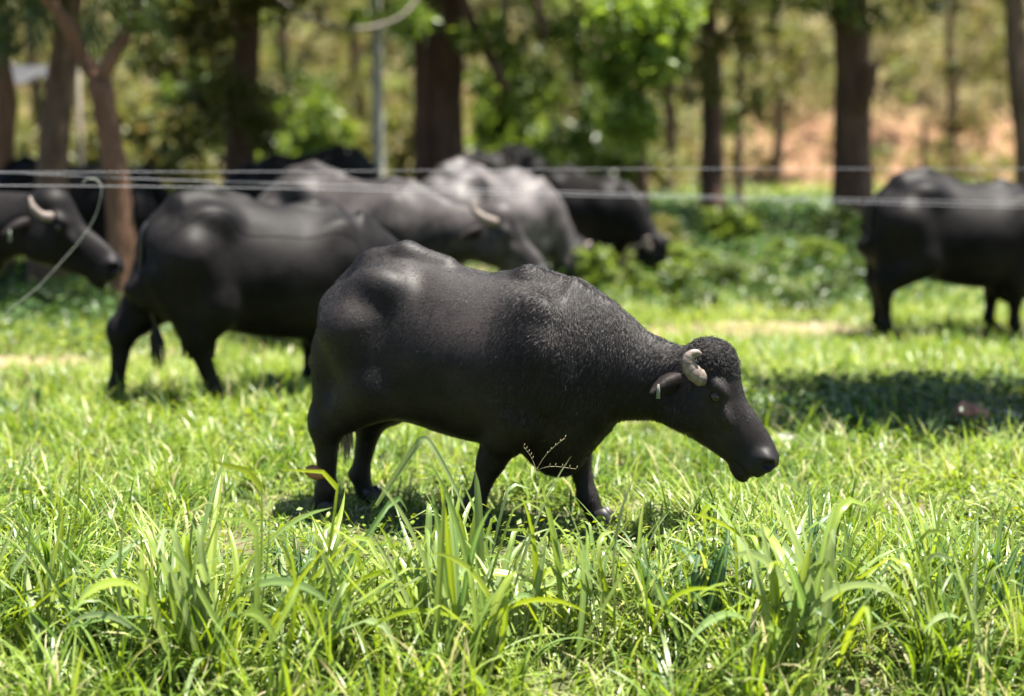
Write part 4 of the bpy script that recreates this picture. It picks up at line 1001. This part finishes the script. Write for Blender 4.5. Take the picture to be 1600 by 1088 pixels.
def tarpaulin():
    nU, nV = 26, 14; g = at(58, 112, 21.5); V = []
    for lay in (0, 1):
        for i in range(nU):
            for j in range(nV):
                u, v = i / (nU - 1), j / (nV - 1); x = (u - .5) * 1.35; y = (v - .5) * 1.2
                z = .16 - .22 * v - .10 * math.sin(math.pi * u) + .03 * math.sin(u * 19 + v * 2) * (.4 + v) - (.16 * max(0, .25 - v) * 4 * 0) - .012 * lay
                V.append((x, -y, z + .06 * u))
    i = np.arange(nU - 1)[:, None] * nV; j = np.arange(nV - 1)[None]; q = np.stack([i + j, i + j + 1, i + nV + j + 1, i + nV + j], -1).reshape(-1, 4); o = nU * nV
    rim = [(k, k + 1) for k in range(nV - 1)] + [((nU - 1) * nV + k + 1, (nU - 1) * nV + k) for k in range(nV - 1)] + [(k * nV + nV, k * nV) for k in range(nU - 1)] + [(k * nV + nV - 1, k * nV + 2 * nV - 1) for k in range(nU - 1)]
    root = empty('tarpaulin', g); tag(root, 'grey sagging tarpaulin strung up behind the left trees', 'tarpaulin')
    obj('sheet', mesh_from('sheet', np.array(V), [q, q[:, ::-1] + o, np.array([(b, a, a + o, b + o) for a, b in rim])], M['tarp']), root)
    zg = float(gz(g[0], g[1])) - g[2]
    for sx in (-.64, .66):
        for sy in (-.55, .56):
            V2, F2 = tube(np.array([(sx, sy, zg - .2), (sx, sy, zg * .5), (sx, sy, .05 + (.12 if sy > 0 else -.05))]), [.035, .033, .03], 8, rough=.1); obj('pole', Joined().add(V2, F2).mesh('pole', M['post']), root)
tarpaulin()

# shared bush meshes, each bush copied with its stem
BUSH = {}
def bush_proto(key, leaf, n, size, seed, flat=.75, k=9):
    rg = np.random.default_rng(seed); cl = []
    for _ in range(k):
        a = rg.uniform(0, 6.28); r = rg.uniform(.1, .62); z = rg.uniform(.25, .95) * flat; cl.append(((r * math.cos(a), r * math.sin(a), z), (rg.uniform(.2, .36), rg.uniform(.2, .36), rg.uniform(.16, .3))))
    V, F, T = cloud(cl, n, size, seed); V[:, 2] = np.maximum(V[:, 2], 0)
    J = Joined()
    for (c, r) in cl[:6]:
        J.add(*tube(catmull([(0, 0, -.1), (c[0] * .3, c[1] * .3, c[2] * .5), c], 6), np.linspace(.03, .008, 6), 5))
    BUSH[key] = (mesh_from('foliage', V, F, M[leaf], {'tint': T}), J.mesh('stem', M['bark']))
bush_proto('green', 'leaf_green', 1500, .13, 41); bush_proto('dark', 'leaf_dark', 1500, .13, 42); bush_proto('olive', 'leaf_olive', 1700, .11, 43); bush_proto('dry', 'leaf_dry', 1700, .10, 44); bush_proto('olive_b', 'leaf_olive', 1700, .11, 45); bush_proto('bright', 'leaf_bright', 1500, .13, 46)
def bush(key, loc, sx, sz, label, group, rz):
    r = empty('bush', loc, rz); r.scale = (sx, sx, sz); tag(r, label, 'bush', group)
    obj('foliage', BUSH[key][0], r); obj('stem', BUSH[key][1], r)
# low bushes of the shaded bank behind the pasture; first three added, dark leaves standing in for shade under bushes
LOW = [(1090, 16.7, .55, .3, 'dark', 'added dark low bush standing in for shade at the near edge of the bank, left of the other dark bush'), (1215, 16.5, .6, .3, 'dark', 'added low dark bush standing in for shade closest to the bare patch, left of the big trunk'), (1310, 16.8, .5, .32, 'dark', 'dark low bush next to the right buffalo\'s hind leg'), (935, 17.6, .55, .62, 'green', 'green bush hiding the legs of the dark sloping buffalo'), (1030, 17.6, .6, .45, 'green', 'broad low bush right below the dark sloping buffalo\'s head'), (205, 15.2, .38, .55, 'dark', 'dark leafy bush beside the horned buffalo\'s muzzle'), (60, 16.2, .5, .32, 'dark', 'low dark bush below the horned buffalo\'s throat'), (140, 16.8, .5, .35, 'green', 'low green bush under the horned buffalo\'s muzzle'),
 (980, 18.6, .6, .45, 'olive', 'olive bush at the foot of the bright green tree'), (1075, 19.4, .7, .42, 'green', 'green bush low on the bank right of the bright green tree'), (1165, 18.2, .7, .36, 'dark', 'dark bush at the foot of the bank, nearest the bare patch'),
 (1250, 19.5, .75, .48, 'green', 'green bush in front of the big dark trunk\'s left side'), (1320, 18.3, .6, .38, 'dark', 'dark low bush in front of the big dark trunk'), (1030, 21.5, .9, .6, 'olive', 'broad olive bush behind the bright tree\'s foot'), (1150, 22, .9, .6, 'green', 'broad green bush under the thin bare trunk'),
 (1290, 22.4, .8, .55, 'dark', 'dark bush touching the left of the big trunk'), (1400, 22, .8, .5, 'green', 'green bush right of the big trunk, behind the right buffalo'), (1500, 21, .8, .5, 'olive', 'olive bush behind the right buffalo\'s back'), (930, 21, .6, .55, 'bright', 'bright bush behind the dark sloping back')]
for i, (px, d, sx, sz, k, lab) in enumerate(LOW): bush(k, ground_at(px, d), sx, sz, lab, 'low bushes below the trees', i * 1.7)
# scrub on the bank behind
MID = [(470, 30, 1.6, 2.3, 'green', 'tall green bush between the two thick dark trees'), (540, 33, 1.5, 2.0, 'olive', 'olive bush behind the pale trunk'), (250, 30, 1.8, 2.6, 'olive', 'tall olive bush behind the forked tree'), (140, 29, 1.6, 1.6, 'olive_b', 'yellowish bush between the two left trunks'), (40, 31, 1.9, 1.9, 'olive', 'yellowish bush behind the tarpaulin'),
 (800, 31, 1.9, 2.8, 'green', 'tall green bush right of the thickest tree'), (900, 33, 1.8, 2.6, 'dark', 'tall dark bush left of the bright green tree'), (980, 35, 1.9, 2.6, 'olive', 'tall olive bush behind the bright green tree'), (330, 32, 1.8, 2.8, 'dark', 'tall dark bush behind the foliage hung tree'), (620, 32, 1.7, 2.6, 'olive_b', 'dry olive bush left of the thickest tree')]
for i, (px, d, sx, sz, k, lab) in enumerate(MID): bush(k, ground_at(px, d), sx, sz, lab, 'tall bushes at the foot of the bank', i * 2.3)
rb = np.random.default_rng(99)
def hill_scrub():
    """the blurred scrub of the bank reads as one mass: one object per kind"""
    for key, leaf, rows, sz in (('tawny', 'leaf_dry', [(41, 150, .7), (43.5, 110, .9), (46, 90, 1.2), (49, 100, 1.4)], .13), ('olive', 'leaf_olive', [(38, 120, 1.1), (42, 100, 1.5), (46, 90, 1.7), (49, 80, 1.8), (51, 70, 1.9), (53, 70, 2.1), (58, 70, 2.3), (64, 80, 2.6)], .17), ('green', 'leaf_green', [(39, 130, 1.2), (43, 110, 1.6), (48, 110, 1.8), (52, 120, 2.0), (57, 110, 2.3), (63, 90, 2.8)], .18)):
        cl = []
        for d, step, r in rows:
            for px in np.arange(-500, 2100, step):
                p = px + rb.uniform(-.4, .4) * step; dd = d + rb.uniform(-1.6, 1.6)
                right = 1120 < p
                if right and d < 47.5 and rb.random() < .35: continue
                if right and key == 'green' and rb.random() < .6: continue
                g = ground_at(p, dd)
                for _ in range(4):
                    q = rb.uniform(.4, .75) * r
                    cl.append((g + np.array([rb.normal(0, .5) * r, rb.normal(0, .3) * r, rb.uniform(.15, .8) * r * (1 if right else 1.3)]), (q, q * .8, q * .7)))
        V, F, T = cloud(cl, 95000 if key == 'olive' else 46000, sz, 500 + len(cl)); o = obj(key + '_scrub', mesh_from(key + '_scrub', V, F, M[leaf], {'tint': T}))
        tag(o, {'tawny': 'tawny dry scrub at the foot of the orange bank', 'olive': 'yellowish olive scrub covering the bank behind the trees', 'green': 'green scrub among the olive scrub of the bank'}[key], 'scrub', kind='stuff')
hill_scrub()
FAR = [(60, 36, 1.0, 'leaf_olive'), (260, 37, 1.1, 'leaf_dark'), (450, 36, 1.1, 'leaf_green'), (560, 39, 1.0, 'leaf_olive'), (790, 36, 1.2, 'leaf_dark'), (900, 38, 1.1, 'leaf_green'), (1040, 37, 1.1, 'leaf_olive'), (1210, 41, .9, 'leaf_olive'), (1480, 43, .9, 'leaf_olive')]
FL = ['far olive tree seen between the two left trunks', 'far dark tree behind the forked tree\'s right limb', 'far green tree left of the pale trunk', 'far olive tree showing right behind the pale trunk', 'far dark tree right of the thickest tree', 'far green tree left of the bright green tree', 'far olive tree behind the bright green tree', 'far olive tree left of the big trunk on the bank', 'far olive tree on the bank right of the big trunk']
for i, ((px, d, k, leaf), lab) in enumerate(zip(FAR, FL)):
    rg = np.random.default_rng(700 + i); b = g3(px, d); t = b + [0, 0, 5.5 * k]
    cl = [(b + np.array([rg.normal(0, 1.0), rg.normal(0, .8), rg.uniform(1.6, 6.5) * k]), (rg.uniform(.6, 1.2), .8, rg.uniform(.5, .9))) for _ in range(11)]
    tree('far_tree', b, [b, b + [.1, 0, 1.6], b + [-.05, 0, 3.2], t], [.16, .13, .11, .05], M['bark'], lab, [(np.array([b + [0, 0, 2.2 * k], b + [.5, 0, 3.0 * k], b + [1.0, .1, 4.0 * k]]), .07, .03)], cl, 3600, .17, leaf, 710 + i, 'far trees at the foot of the bank')
